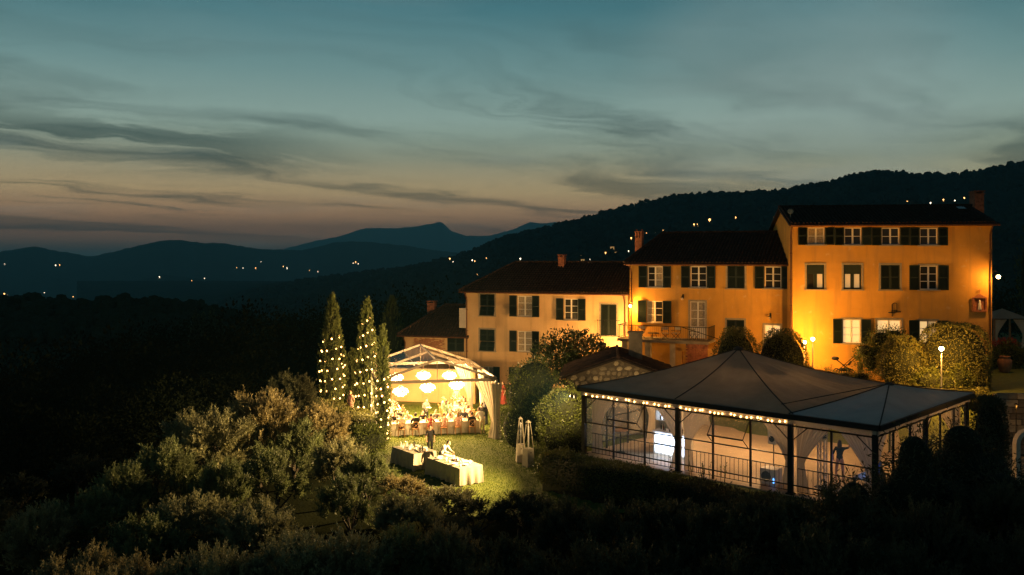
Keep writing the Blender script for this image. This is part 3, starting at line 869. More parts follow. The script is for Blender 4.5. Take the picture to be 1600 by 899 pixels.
# plinth along the foot of the wall and a doorstep bench
MB().box(0, HR.W, -.06, -.003, -1.2, .35).build('plinth', 'stucco_ochre', HR.o)
def shrine():
    a0, a1, z0, z1 = HR.rect(1519, 466, 1541, 484.5); b = MB(); m = (a0+a1)/2
    b.box(a0, a1, -.16, -.003, z0-.12, z0)
    b.box(a0, a0+.1, -.14, -.003, z0, z1); b.box(a1-.1, a1, -.14, -.003, z0, z1); b.box(a0+.1, a1-.1, -.03, -.003, z0, z1)
    b.add([(a0-.06, -.18, z1), (a1+.06, -.18, z1), (m, -.18, z1+.28), (a0-.06, -.003, z1), (a1+.06, -.003, z1), (m, -.003, z1+.28)], [(0, 1, 2), (0, 2, 5, 3), (1, 4, 5, 2), (0, 3, 4, 1)])
    b.tube([(m, -.1, z1+.26), (m, -.1, z1+.62)], .02, 5).tube([(m-.1, -.1, z1+.5), (m+.1, -.1, z1+.5)], .02, 5)
    s = b.build('shrine', 'brick', HR.o)
    MB().lathe([(.1, 0), (.12, .05), (.09, .3), (.10, .42), (.05, .5), (.06, .56), (.055, .63), (.02, .68)], 10, 0, Matrix.Translation((m, -.09, z0))).build('statuette', 'statue', s, True)
shrine()
# satellite dish on the gable end
def dish():
    a, z = HR.depth_z(1235, 331, 1.2); b = MB()
    b.tube([(0, 0, -1.2), (0, 0, 0)], .03, 6)
    b.lathe([(.02, .0), (.12, .03), (.2, .07), (.21, .08), (.12, .05), (.02, .03)], 14, 0, Matrix.Rotation(R(70), 4, 'X'))
    b.tube([(0, -.05, -.2), (0, -.42, .05)], .015, 5)
    o = b.build('satellite_dish', 'stone', HR.o, True, (a, 1.2, z)); return o
dish()
# iron cross ornaments on the walls
def iron_ornament(h, x, y):
    a, z = h.loc(x, y); b = MB()
    b.tube([(a-.05, -.05, z-.4), (a-.05, -.05, z+.45)], .03, 5).tube([(a+.25, -.05, z-.1), (a+.25, -.05, z+.5)], .025, 5)
    b.tube([(a-.3, -.05, z-.12), (a+.5, -.05, z-.05)], .03, 5).tube([(a-.05, -.05, z+.45), (a+.1, -.1, z+.55), (a+.25, -.05, z+.5)], .022, 5)
    b.box(a-.08, a+.3, -.06, -.003, z-.02, z+.03)
    b.build('iron_ornament', 'iron', h.o)
iron_ornament(HR, 1395, 486); 

WARM = (1.0, .44, .075); WARM2 = (1.0, .66, .30)
# ------------------------------------------------------------------ lamps of the house and garden
def lamp_post(x, y, D, zg, label, power):
    h = P(x, y, D); t = thing('lamp_post', label, 'lamp post', (h.x, h.y, zg)); H = h.z-zg
    MB().lathe([(.10, 0), (.10, .06), (.045, .1), (.035, .5), (.03, H-.2), (.06, H-.17), (.06, H-.13)], 8).build('post', 'white_paint', t)
    MB().ell((0, 0, H), .13, 12, 8).build('globe', 'lamp_glass', t, True)
    MB().lathe([(.09, H+.11), (.06, H+.16), (.01, H+.2)], 8).build('cap', 'iron', t)
    lamp('lamp_light', 'POINT', t, (0, -.0, H), power, WARM, .16)
    return t
lamp_post(1270, 530, 58.3, 3.15, 'slender lamp post with glowing globe between rounded topiary and pushchair', 1400)
lamp_post(1257, 535, 59.6, 3.15, 'lamp post with smaller glowing globe close behind the brighter one', 5200)
lamp_post(1471, 545, 49.7, 3.15, 'garden lamp post glowing in front of the big domed hedge', 7000)

def wall_lantern(h, x, y, name, label, power, out=.32, color=WARM, lit=True, r=.1):
    a, z = h.loc(x, y); w = h.o.matrix_world if False else None
    base = h.A+h.u*a-h.v*.0; t = thing('wall_lantern', label, 'lantern', (base.x, base.y, h.z0+z), math.atan2(h.u.y, h.u.x))
    MB().box(-.06, .06, -.03, -.003, -.05, .3).tube([(0, -.02, .22), (0, -out*.6, .3), (0, -out, .2), (0, -out, .12)], .018, 6).build('bracket', 'iron', t)
    MB().lathe([(.02, .14), (.13, .08), (.13, .06), (.03, .05)], 8, 0, Matrix.Translation((0, -out, 0))).build('hood', 'iron', t)
    MB().ell((0, -out, -.04), (r, r, r*1.15), 10, 7).build('globe', 'lamp_glass' if lit else 'glassware', t, True)
    if lit: lamp('lantern_light', 'POINT', t, (0, -out-.02, -.06), power, color, .12)
    return t
wall_lantern(HC, 988.5, 477, 'wall_lantern', 'lit wall lantern beside the balcony shutters of the ochre house', 2700, .6)
wall_lantern(HC, 1067.5, 466, 'wall_lantern', 'unlit iron lantern on the wall beside the balcony door', 0, .3, lit=False, r=.09)
wall_lantern(HC, 1204, 496, 'wall_lantern', 'unlit iron lantern above the glowing front door', 0, .4, lit=False, r=.07)
# lantern on the end wall of the tall house
def corner_lantern():
    h = P(1560, 432, 59.0); t = thing('wall_lantern', 'bright starry lantern on the end wall of the tall house', 'lantern', (h.x, h.y, h.z))
    MB().tube([(.1, 1.0, .25), (.06, .4, .34), (0, 0, .24), (0, 0, .1)], .02, 6).build('bracket', 'iron', t)
    MB().lathe([(.02, .2), (.26, .1), (.26, .08), (.03, .11)], 12).build('hood', 'iron', t)
    MB().ell((0, 0, -.03), .13, 10, 7).build('globe', 'lamp_glass', t, True)
    lamp('lantern_light', 'POINT', t, (0, 0, -.04), 850, WARM, .16)
corner_lantern()
# lamp under the loggia, behind the brick end
def loggia_lamp():
    c = P(1106, 556, 60.5); t = thing('garden_spotlight', 'small reddish spotlight at the foot of the brick wall under the balcony', 'spotlight', (c.x+.2, c.y+1.0, c.z-1.0))
    MB().lathe([(.08, 0), (.08, .05), (.03, .06), (.03, .14), (.07, .16), (.09, .3)], 8).build('housing', 'iron', t)
    MB().ell((0, 0, .31), (.07, .07, .03), 8, 5).build('lens', 'lamp_glass', t)
    lamp('spot_light', 'POINT', t, (0, 0, .42), 60, (1, .34, .10), .06)
loggia_lamp()
def house_spot():
    c = P(972, 549, 71.0); t = thing('garden_spotlight', 'bright orange spotlight at the foot of the cream farmhouse by the shed', 'spotlight', (c.x, c.y, c.z-.35))
    MB().lathe([(.08, -2.6), (.03, -2.55), (.03, .14), (.07, .16), (.09, .3)], 8).build('housing', 'iron', t)
    MB().ell((0, 0, .34), (.12, .12, .1), 8, 5).build('lens', 'lamp_glass', t)
    lamp('spot_light', 'POINT', t, (-.3, -.6, .5), 2600, (1, .52, .15), .1)
house_spot()

# ------------------------------------------------------------------ furniture on the balcony
def director_chair(loc, rz, label):
    t = thing('folding_chair', label, 'chair', loc, rz, 'folding chairs on the balcony')
    for s in (-1, 1):
        MB().tube([(-.25, s*.24, 0), (.25, s*.24, .46)], .018, 5).build('leg', 'wood_dark', t); MB().tube([(.25, s*.24, 0), (-.25, s*.24, .46)], .018, 5).build('leg', 'wood_dark', t)
        MB().tube([(-.22*0+s*.25, .24, .44), (s*.25, .24, .88)], .016, 5).build('back_post', 'wood_dark', t)
        MB().box(s*.25-.03, s*.25+.03, -.25, .25, .62, .65).build('armrest', 'wood_dark', t)
    MB().box(-.24, .24, -.23, .23, .44, .465).build('seat', 'linen', t); MB().box(-.25, .25, .23, .25, .68, .88).build('backrest', 'linen', t)
def on_house(h, a, y, z): q = h.A+h.u*a+h.v*y; return (q.x, q.y, h.z0+z)
for k, (px, yy, rr) in enumerate(((1009, -1.3, 0), (1048, -1.5, .4), (1062, -1.1, -.3), (1092, -1.4, 2.6))):
    a, _ = HC.loc(px, 530); director_chair(on_house(HC, a, yy, zB), HC.o.rotation_euler.z+rr, 'dark folding chair with pale canvas seat on the balcony')
def balcony_table():
    a, _ = HC.loc(1030, 530); t = thing('low_table', 'low dark round table between the balcony chairs', 'table', on_house(HC, a, -1.5, zB))
    MB().lathe([(.42, .40), (.44, .41), (.44, .44), (.42, .45)], 16).build('tabletop', 'wood_dark', t)
    for k in range(3): MB().tube([(.3*math.cos(k*2.1), .3*math.sin(k*2.1), 0), (.12*math.cos(k*2.1), .12*math.sin(k*2.1), .4)], .02, 5).build('leg', 'wood_dark', t)
balcony_table()

# ------------------------------------------------------------------ stone shed
def stone_shed():
    Pa = Vector((*at(886, 55.5), 0)); ax = R(-6); t = thing('stone_shed', 'low rubble stone shed with gabled tile roof behind the canvas pavilion', 'shed', (Pa.x, Pa.y, 0), ax)
    W, Dp, ze = 6.3, 6.0, 3.5; apex = 4.62
    MB().add([(0, 0, -1), (W, 0, -1), (W, 0, ze), (W/2, 0, apex), (0, 0, ze), (0, Dp, -1), (W, Dp, -1), (W, Dp, ze), (W/2, Dp, apex), (0, Dp, ze)],
             [(0, 1, 2, 3, 4), (5, 9, 8, 7, 6), (0, 4, 9, 5), (1, 6, 7, 2)]).build('wall', 'mortar', t)
    # rubble stones of the gable, each its own piece
    variants = []
    for v in range(8):
        random.seed(100+v); n = 7; pts = []
        for i in range(n):
            a = 2*math.pi*i/n+random.uniform(-.25, .25); r = random.uniform(.78, 1.05); pts.append((r*math.cos(a), r*math.sin(a)))
        b = MB(); vs = [(x, .02, z) for x, z in pts]+[(x*.96, -.03, z*.96) for x, z in pts]+[(x*.7, -.06, z*.7) for x, z in pts]
        fs = []
        for k in range(2):
            for i in range(n): fs.append((k*n+i, k*n+(i+1) % n, (k+1)*n+(i+1) % n, (k+1)*n+i))
        fs.append(tuple(range(2*n, 3*n)))
        b.add(vs, fs)
        variants.append([b.mesh('stone', m) for m in ('stone', 'stone_dark', 'stone_mid')])
    random.seed(5); z = 1.6; row = 0
    while z < apex-.05:
        hgt = random.uniform(.24, .34); x = .1+random.uniform(0, .15)
        while x < W-.15:
            w = random.uniform(.26, .55); zt = z+hgt/2+random.uniform(-.04, .04); xm = x+w/2
            lim = ze+(apex-ze)*(1-abs(xm-W/2)/(W/2))
            if zt+hgt*.4 < lim: inst(random.choice(random.choice(variants)), 'stone', t, (xm, 0, zt), 0, (w*.5, 1, hgt*.52))
            x += w+.02
        z += hgt+.015; row += 1
    ov = .35; k = (apex-ze)/(W/2)
    A, B = Vector((-ov, -ov, ze-k*ov+.02)), Vector((-ov, Dp+ov, ze-k*ov+.02)); C, D = Vector((W+ov, -ov, ze-k*ov+.02)), Vector((W+ov, Dp+ov, ze-k*ov+.02))
    r0, r1 = Vector((W/2, -ov, apex+.02)), Vector((W/2, Dp+ov, apex+.02)); up = Vector((0, 0, .12))
    b = MB()
    for f in ([A, r0, r1, B], [C, D, r1, r0]): b.add([q+up for q in f], [(0, 1, 2, 3)]); b.add(f, [(3, 2, 1, 0)])
    for p, q in ((A, r0), (r0, C), (C, D), (D, r1), (r1, B), (B, A)): b.add([p, q, q+up, p+up], [(0, 1, 2, 3)])
    ro = b.build('roof', 'tile_under', t)
    tb = MB(); tile_slope(tb, B+up, A+up, r1+up, r0+up); tile_slope(tb, C+up, D+up, r0+up, r1+up)
    for i in range(17): c = r0.lerp(r1, i/17)+up*1.4; tb.tube([c, c+Vector((0, .44, .0))], [.12, .1], 6)
    q = tb.build('roof_tile', 'tile', ro); q['kind'] = 'stuff'
    MB().tube([A+Vector((.0, 0, .02)), B+Vector((0, 0, .02))], .06, 6).build('gutter', 'copper', t)
    # squat chimney of the bread oven
    b = MB(); cx, cy_ = W-2.0, 3.0
    b.box(cx-.42, cx+.42, cy_-.42, cy_+.42, 3.4, 6.0).box(cx-.5, cx+.5, cy_-.5, cy_+.5, 6.0, 6.1)
    b.lathe([(.13, 0), (.15, .02), (.13, .05), (.02, .05)], 12, 0, Matrix.Translation((cx, cy_-.42, 4.9)) @ Matrix.Rotation(R(90), 4, 'X'))
    b.build('chimney', 'stone_dark', t)
stone_shed()

# ------------------------------------------------------------------ canvas pavilion
def curtain_mesh(w_top, h, tie, side, folds=9):
    """hangs from z=h to 0; gathered at height tie towards x=0 (side=1 spreads to +x)"""
    b = MB(); nx, nz = 40, 14; vs = []
    for j in range(nz+1):
        z = h*j/nz
        if z > tie: k = .22+.78*((z-tie)/(h-tie))**1.3
        else: k = .22+.16*((tie-z)/tie)
        for i in range(nx+1):
            s = i/nx; x = w_top*k*s*side
            y = .055*math.sin(s*folds*2*math.pi)*(.5+.5*k)+.02*math.sin(s*31)
            vs.append((x, y, z))
    fs = [(j*(nx+1)+i, j*(nx+1)+i+1, (j+1)*(nx+1)+i+1, (j+1)*(nx+1)+i) for j in range(nz) for i in range(nx)]
    b.add(vs, fs); return b.mesh('curtain', 'curtain', True)
def pavilion():
    t = thing('pavilion', 'large dark framed canvas pavilion with tied curtains and railed glazing', 'pavilion', tuple(P1), PA)
    S = 10.5; H = 3.0; X2 = 13.85
    MB().box(-.15, X2+.15, -.15, S+.15, -.9, 0).build('floor', 'floor_deck', t)
    posts = [(0, 0), (S/2, 0), (S, 0), (X2, 0), (0, S/2), (0, S), (S/2, S), (S, S), (X2, S/2), (X2, S)]
    pm = MB().box(-.09, .09, -.09, .09, -.6, H+.02).box(-.15, .15, -.15, .15, 0, .05).mesh('post', 'frame_dark')
    for x, y in posts: inst(pm, 'post', t, (x, y, 0))
    # eave beams
    def beam(x0, y0, x1, y1, z0, z1, th=.09, nm='eave_beam', m='frame_dark'):
        b = MB()
        if abs(x1-x0) > abs(y1-y0): b.box(x0, x1, y0-th, y0+th, z0, z1)
        else: b.box(x0-th, x0+th, y0, y1, z0, z1)
        b.build(nm, m, t)
    e = .22
    beam(-e, -e, X2+e, -e, H+.0, H+.2); beam(X2+e, -e, X2+e, S+e, H, H+.2); beam(-e, -e, -e, S+e, H, H+.2); beam(-e, S+e, X2+e, S+e, H, H+.2)
    beam(S, .1, S, S-.1, H, H+.14)
    # canvas roofs: eight panels for the square, four for the narrow bay
    def panels(x0, y0, x1, y1, ax, ay, az, m, sag=.10, mid=True, z=H+.21):
        if mid: ring = [(x0, y0), ((x0+x1)/2, y0), (x1, y0), (x1, (y0+y1)/2), (x1, y1), ((x0+x1)/2, y1), (x0, y1), (x0, (y0+y1)/2)]
        else: ring = [(x0, y0), (x1, y0), (x1, y1), (x0, y1)]
        n = len(ring); A = Vector((ax, ay, az))
        for i in range(n):
            p = Vector((*ring[i], z)); q = Vector((*ring[(i+1) % n], z)); b = MB(); g = 26; vs = []; fs = []; rowstart = []
            for j in range(g+1):
                rowstart.append(len(vs))
                for k in range(g+1-j):
                    fa = j/g; rest = 1-fa; u = (k/(g-j)) if g > j else 0
                    pt = p.lerp(q, u)*rest+A*fa
                    pt.z -= sag*(math.sin(math.pi*fa)*1.2+.6*math.sin(math.pi*u)*math.sin(math.pi*min(1, fa+.15)))*(1 if 0 < fa < 1 else 0)
                    pt.z += (.022*math.sin(u*17+fa*3)+.014*math.sin(u*41+1))*math.sin(math.pi*u)*math.sin(math.pi*min(1, fa*1.1))
                    vs.append(pt)
            for j in range(g):
                for k in range(g-j):
                    a = rowstart[j]+k; c = rowstart[j+1]+k; fs.append((a, a+1, c))
                    if k < g-j-1: fs.append((a+1, c+1, c))
            b.add(vs, fs); b.build('roof_panel', m, t, True)
        for i in range(n):
            if n == 8 and i in (3, 5, 7): continue
            p = Vector((*ring[i], z+.012)); pts = []
            for j in range(13):
                fa = j/12; q = p.lerp(A+Vector((0, 0, .012)), fa); q.z -= sag*math.sin(math.pi*fa)*1.2; pts.append(q)
            MB().tube(pts, .028, 5).build('seam', 'seam', t)
    panels(-e, -e, S+e, S+e, S/2, S/2, 5.0, 'canvas', .14)
    panels(S+e*.3, -e*1.2, X2+e*1.2, S+e*1.2, (S+X2)/2+.2, S/2, 4.02, 'canvas_grey', .05, False, H+.225)
    MB().lathe([(.28, 4.93), (.25, 5.02), (.1, 5.1), (.0, 5.12)], 12, 0, Matrix.Translation((S/2, S/2, 0))).build('roof_cap', 'seam', t)
    MB().lathe([(.2, 3.97), (.18, 4.05), (.0, 4.1)], 10, 0, Matrix.Translation(((S+X2)/2+.2, S/2, 0))).build('roof_cap', 'seam', t)
    # glazing: header, mullions, rails, propped sash, panes
    def bay(x0, x1, y, axis='x', n=3, prop=True):
        def bx(b, a0, a1, d0, d1, z0, z1):
            if axis == 'x': b.box(a0, a1, y+d0, y+d1, z0, z1)
            else: b.box(y+d0, y+d1, a0, a1, z0, z1)
            return b
        bx(MB(), x0+.09, x1-.09, -.03, .03, 2.68, 2.74).build('header_rail', 'frame_dark', t)
        bx(MB(), x0+.09, x1-.09, -.025, .025, 1.50, 1.55).build('middle_rail', 'frame_dark', t)
        bx(MB(), x0+.09, x1-.09, -.025, .025, .34, .39).build('bottom_rail', 'frame_dark', t)
        ws = [x0+(x1-x0)*k/n for k in range(n+1)]
        for x in ws[1:-1]: bx(MB(), x-.035, x+.035, -.04, .04, 0, 2.68).build('mullion', 'frame_dark', t)
        for k in range(n):
            lo, hi = ws[k]+.04, ws[k+1]-.04
            bx(MB(), lo, hi, -.006, .006, .39, 1.5).build('pane', 'clear_pane', t)
            if not (prop and k == 1): bx(MB(), lo, hi, -.006, .006, 1.55, 2.68).build('pane', 'clear_pane', t)
        if prop and axis == 'x':
            lo, hi = ws[1]+.05, ws[2]-.05
            b = MB().tube([(lo, y-.55, 1.95), (hi, y-.55, 1.95)], .035, 6); b.tube([(lo, y-.03, 2.62), (lo, y-.55, 1.95)], .02, 6); b.tube([(hi, y-.03, 2.62), (hi, y-.55, 1.95)], .02, 6)
            s = b.build('propped_sash', 'frame_dark', t)
            MB().add([(lo, y-.03, 2.62), (hi, y-.03, 2.62), (hi, y-.55, 1.96), (lo, y-.55, 1.96)], [(0, 1, 2, 3)]).build('pane', 'clear_pane', s)
            for x in (lo, hi): MB().tube([(x, y-.55, 1.95), (x+(.0), y-.05, 1.52)], .018, 5).build('stay', 'frame_dark', s)
        # knee braces under the eave
        for x, sg in ((x0+.09, 1), (x1-.09, -1)):
            q = [(x, y, 2.15), (x+sg*.62, y, 2.7)] if axis == 'x' else [(y, x, 2.15), (y, x+sg*.62, 2.7)]
            MB().tube(q, .022, 6).build('knee_brace', 'frame_dark', t)
    bay(0, S/2, 0); bay(S/2, S, 0); bay(S, X2, 0, n=2, prop=False)
    bay(0, S/2, X2, 'y', 3, False); bay(S/2, S, X2, 'y', 3, False)
    bay(0, S/2, 0, 'y', 3, False); bay(S/2, S, 0, 'y', 3, False)
    # railing behind the front glazing
    bal = MB().tube([(0, 0, .06), (0, 0, .98)], .011, 5).mesh('baluster', 'frame_dark')
    for x0, x1 in ((.3, S/2-.2), (S/2+.2, S-.2), (S+.2, X2-.2)):
        r = MB().tube([(x0, .22, 1.0), (x1, .22, 1.0)], .022, 6).build('guard_rail', 'frame_dark', t)
        MB().tube([(x0, .22, .08), (x1, .22, .08)], .016, 6).build('guard_rail', 'frame_dark', t)
        n = int((x1-x0)/.2)
        for k in range(n+1): inst(bal, 'baluster', r, (x0+(x1-x0)*k/n, .22, 0))
    # curtains tied back at every post
    cR = curtain_mesh(1.5, 2.78, 1.15, 1); cL = curtain_mesh(1.5, 2.78, 1.15, -1)
    for x, sides in ((.1, 'R'), (S/2, 'LR'), (S, 'LR'), (X2-.1, 'L')):
        if 'R' in sides: inst(cR, 'curtain', t, (x+.06, .4, .02))
        if 'L' in sides: inst(cL, 'curtain', t, (x-.06, .4, .02))
        if 'R' in sides: inst(cR, 'curtain', t, (x+.06, S-.3, .02))
        if 'L' in sides: inst(cL, 'curtain', t, (x-.06, S-.3, .02))
    for y, sd in ((S/2, 1), (S/2, -1), (S-.1, -1), (.5, 1)):
        inst(cR if sd == 1 else cL, 'curtain', t, (.3, y, .02), R(90))
        inst(cR if sd == 1 else cL, 'curtain', t, (X2-.3, y, .02), R(90))
    # valance
    for (x0, y0, x1, y1) in ((-.1, -.12, X2+.1, -.12), (X2+.12, -.1, X2+.12, S+.1), (-.12, -.1, -.12, S+.1)):
        b = MB(); L = math.hypot(x1-x0, y1-y0); n = int(L/.12); vs = []
        for j, z in enumerate((H+.02, 2.78)):
            for i in range(n+1):
                s = i/n; wv = .018*math.sin(i*1.7); sc = (.05*abs(math.sin(i*.39)) if j else 0)
                vs.append((x0+(x1-x0)*s+(wv if x0 == x1 else 0), y0+(y1-y0)*s+(wv if y0 == y1 else 0), z+sc))
        b.add(vs, [(i, i+1, n+1+i+1, n+1+i) for i in range(n)])
        b.build('valance', 'curtain', t, True)
    return t, S, X2
PAV, PS, PX2 = pavilion()
def pav(x, y, z=0): q = P1+PU*x+PV*y; return (q.x, q.y, P1.z+z)
# festoon of bulbs along the pavilion front, inside the valance
BULB = MB().ell((0, 0, 0), (.034, .034, .044), 8, 6).mesh('bulb', 'bulb', True)
def festoon(label, pts, n, name='string_light', r=.008, mesh=None, drop=.04, jit=.4):
    t = thing(name, label, 'string light', pts[0])
    o = Vector(pts[0]); b = MB().tube([Vector(p)-o for p in pts], r, 4, caps=False); b.build('cable', 'rubber', t)
    L = [0.]
    for a, c in zip(pts, pts[1:]): L.append(L[-1]+(Vector(c)-Vector(a)).length)
    for k in range(n):
        s = L[-1]*(k+.5+random.uniform(-jit, jit))/n
        for i in range(len(L)-1):
            if L[i] <= s <= L[i+1]:
                q = Vector(pts[i]).lerp(Vector(pts[i+1]), (s-L[i])/max(1e-6, L[i+1]-L[i])); break
        inst(mesh or BULB, 'bulb', t, q-o-Vector((0, 0, drop)))
    return t
random.seed(3)
def sagline(x0, y0, x1, y1, z, segs=24): return [pav(x0+(x1-x0)*i/segs, y0+(y1-y0)*i/segs, z-.06*abs(math.sin(i/segs*math.pi*4))) for i in range(segs+1)]
f1 = festoon('festoon of warm bulbs under the pavilion eave above the lit bar', sagline(.15, -.17, PS/2-.1, -.17, 2.93), 16)
f2 = festoon('festoon of warm bulbs under the pavilion eave above the dance floor', sagline(PS/2+.1, -.17, PS-.1, -.17, 2.93), 21)
f3 = festoon('two warm bulbs hanging on a cable over the dance floor', [pav(5.0, 6.0, 3.4), pav(5.0, 6.0, 2.2), pav(5.0, 6.0, 1.3)], 3)
# stretched cable over the narrow roof
q0 = Vector(pav(PS-.3, -.15, 3.3)); q1 = Vector(pav(PX2+.2, PS+.1, 3.4)); mid = q0.lerp(q1, .5)+Vector((0, 0, .25))
c = thing('cable', 'dark cable stretched across the grey canvas of the narrow roof', 'cable', tuple(q0))
MB().tube([Vector((0, 0, .25)), mid-q0+Vector((0, 0, .35)), q1-q0], .018, 5).build('wire', 'rubber', c)
# unseen pendants added under the canvas to light the inside
def pendant(x, y, z, power, color, label):
    t = thing('fill_pendant', label, 'lamp', pav(x, y, z))
    MB().tube([(0, 0, .1), (0, 0, .9)], .01, 5).build('cord', 'rubber', t)
    MB().lathe([(.05, .12), (.22, .0), (.21, .0), (.04, .1)], 12).build('shade', 'iron', t)
    MB().ell((0, 0, -.02), .06, 8, 6).build('bulb', 'bulb', t, True)
    lamp('fill_light', 'POINT', t, (0, 0, -.06), power, color, .1)
pendant(PS/2+1.2, PS/2, 3.25, 950, (1, .58, .25), 'added unseen pendant lamp under the canvas over the dance floor')
pendant(PS*.2, PS*.55, 2.75, 420, (1, .62, .3), 'added unseen pendant lamp under the canvas behind the bar')
pendant((PS+PX2)/2, 6.5, 2.85, 110, (1, .55, .24), 'added unseen pendant lamp under the narrow canvas roof')
# twin floodlight clamped on the corner post: one head across the lawn, a small one on the laurels
def floodlight():
    q = pav(-.32, -.38, 2.72); t = thing('floodlight', 'twin headed floodlight on the pavilion corner post facing the lawn', 'floodlight', q)
    MB().tube([(-.05, 0, -.2), (.2, .12, -.2)], .025, 6).tube([(-.05, 0, -.2), (-.05, 0, .0)], .02, 6).build('bracket', 'iron', t)
    for rz, off, pw, size, bl in ((R(90), (0, 0, 0), 34000, 144, .95), (R(12), (-.1, .25, .0), 3200, 110, .6)):
        h = MB().box(-.10, .10, -.06, .0, -.07, .07).build('lamp_head', 'iron', t, False, off, rz)
        MB().box(-.08, .08, .002, .006, -.055, .055).build('lens', 'bulb_tent', h)
        l = lamp('flood', 'SPOT', h, (0, .18, 0), pw, (1, .64, .26), .1, spot_size=R(size), spot_blend=bl)
        l.rotation_euler = (R(98), 0, 0)
floodlight()

# ---- what stands in the pavilion
def bar_counter():
    t = thing('bar_counter', 'white bar counter glowing with cold light behind the glazing', 'bar', pav(3.3, 2.6), PA)
    MB().box(-.9, .9, -.3, .3, .0, .08).box(-.9, -.84, -.3, .3, .08, 1.05).box(.84, .9, -.3, .3, .08, 1.05).box(-.84, .84, .2, .3, .08, 1.05).build('carcass', 'white_paint', t)
    MB().box(-.98, .98, -.36, .36, 1.05, 1.12).build('worktop', 'speaker_white', t)
    MB().box(-.82, -.02, -.29, -.27, .1, 1.02).build('light_panel', 'led', t); MB().box(.04, .82, -.29, -.27, .1, 1.02).build('light_panel', 'led', t)
    MB().box(-.84, .84, -.32, -.29, .5, .55).build('shelf_edge', 'frame_dark', t)
    l = lamp('bar_glow', 'AREA', t, (0, -.4, .6), 38, (.66, .78, 1), shape='RECTANGLE', size=1.6, size_y=.9)
    l.rotation_euler = (R(90), 0, 0)
bar_counter()
def back_bar():
    t = thing('back_bar', 'tall pale shelf unit lit cold white behind the bar counter', 'shelf', pav(2.2, 3.9), PA)
    MB().box(-.7, -.65, -.2, .2, 0, 1.9).box(.65, .7, -.2, .2, 0, 1.9).box(-.65, .65, .15, .2, 0, 1.9).build('carcass', 'white_paint', t)
    for z in (.4, .85, 1.3, 1.8): MB().box(-.65, .65, -.2, .15, z, z+.035).build('shelf', 'white_paint', t)
    MB().box(-.6, .6, .12, .145, 1.35, 1.78).build('light_panel', 'led', t)
back_bar()
def bottle(x, y, z, m, label):
    o = MB().lathe([(.036, 0), (.038, .02), (.038, .19), (.014, .24), (.014, .3)], 8).build('bottle', m, None, True, pav(x, y, z)); tag(o, label, 'bottle', 'bottles on the pavilion bar')
random.seed(8)
for k in range(9): bottle(2.55+.19*k+random.uniform(-.04, .04), 2.6+random.uniform(-.15, .15), 1.121, ('glass_dark', 'copper', 'green_cloth')[k % 3], 'small bottle standing on the white bar counter')
for k in range(6): bottle(1.75+.18*k, 3.85, 1.336, ('glass_dark', 'copper')[k % 2], 'small bottle on the lit shelf behind the bar')
def speaker(x, y, z, label, rot=0):
    t = thing('loudspeaker', label, 'loudspeaker', pav(x, y, 0), PA+rot)
    MB().bevbox(-.18, .18, -.17, .17, z, z+.62, .02).build('cabinet', 'speaker_white', t)
    MB().lathe([(.13, 0), (.12, .015), (.03, .005)], 14, 0, Matrix.Translation((0, -.172, z+.22)) @ Matrix.Rotation(R(90), 4, 'X')).build('woofer', 'rubber', t)
    MB().lathe([(.05, 0), (.045, .012), (.01, .004)], 12, 0, Matrix.Translation((0, -.172, z+.48)) @ Matrix.Rotation(R(90), 4, 'X')).build('tweeter', 'rubber', t)
    MB().tube([(0, 0, .1), (0, 0, z)], .02, 6).build('pole', 'iron', t)
    for k in range(3): MB().tube([(0, 0, .45), (.45*math.cos(k*2.09), .45*math.sin(k*2.09), .02)], .014, 5).build('leg', 'iron', t)
speaker(9.0, 1.5, 1.55, 'white loudspeaker on a stand beside the dance floor curtain')
def subwoofer(x, y, label):
    t = thing('subwoofer', label, 'loudspeaker', pav(x, y, .003), PA)
    MB().bevbox(-.35, .35, -.3, .3, 0, .65, .02).build('cabinet', 'speaker_white', t)
    MB().lathe([(.22, 0), (.2, .02), (.04, .006)], 16, 0, Matrix.Translation((-.08, -.302, .33)) @ Matrix.Rotation(R(90), 4, 'X')).build('woofer', 'rubber', t)
    MB().box(.24, .3, -.31, -.301, .1, .3).build('status_light', 'led_blue', t)
subwoofer(9.15, 1.0, 'white subwoofer with a blue status light on the dance floor')
def truss_stand(x, y, label):
    t = thing('truss_tower', label, 'truss', pav(x, y), PA); h = 2.2; s = .13
    for a in (-s, s):
        for b_ in (-s, s): MB().tube([(a, b_, .03), (a, b_, h)], .022, 6).build('chord', 'aluminium', t)
    b = MB()
    for k in range(8):
        z = .05+k*.27; b.tube([(-s, -s, z), (s, -s, z+.27)], .01, 4).tube([(s, s, z), (-s, s, z+.27)], .01, 4).tube([(-s, s, z), (-s, -s, z+.27)], .01, 4).tube([(s, -s, z), (s, s, z+.27)], .01, 4)
    b.build('bracing', 'aluminium', t); MB().box(-.25, .25, -.25, .25, 0, .03).build('base_plate', 'iron', t)
    MB().box(-.14, .14, -.1, .1, h, h+.04).box(-.1, .1, -.12, .14, h+.06, h+.3).build('moving_head', 'rubber', t)
truss_stand(11.35, 1.0, 'slim aluminium truss tower with a lighting head in the narrow bay')
truss_stand(10.95, 1.9, 'second aluminium truss tower set further inside the narrow bay')
def high_table(x, y, label, cloth=True):
    t = thing('bar_table', label, 'table', pav(x, y), 0)
    MB().lathe([(.34, 1.05), (.36, 1.06), (.36, 1.09), (.34, 1.1)], 18).build('tabletop', 'wood', t)
    MB().lathe([(.22, 0), (.22, .03), (.035, .06), (.035, 1.05)], 10).build('pedestal', 'iron', t)
high_table(1.1, 1.4, 'tall wooden bar table behind the curtained corner of the pavilion')
high_table(12.6, 2.6, 'tall wooden bar table in the narrow bay')
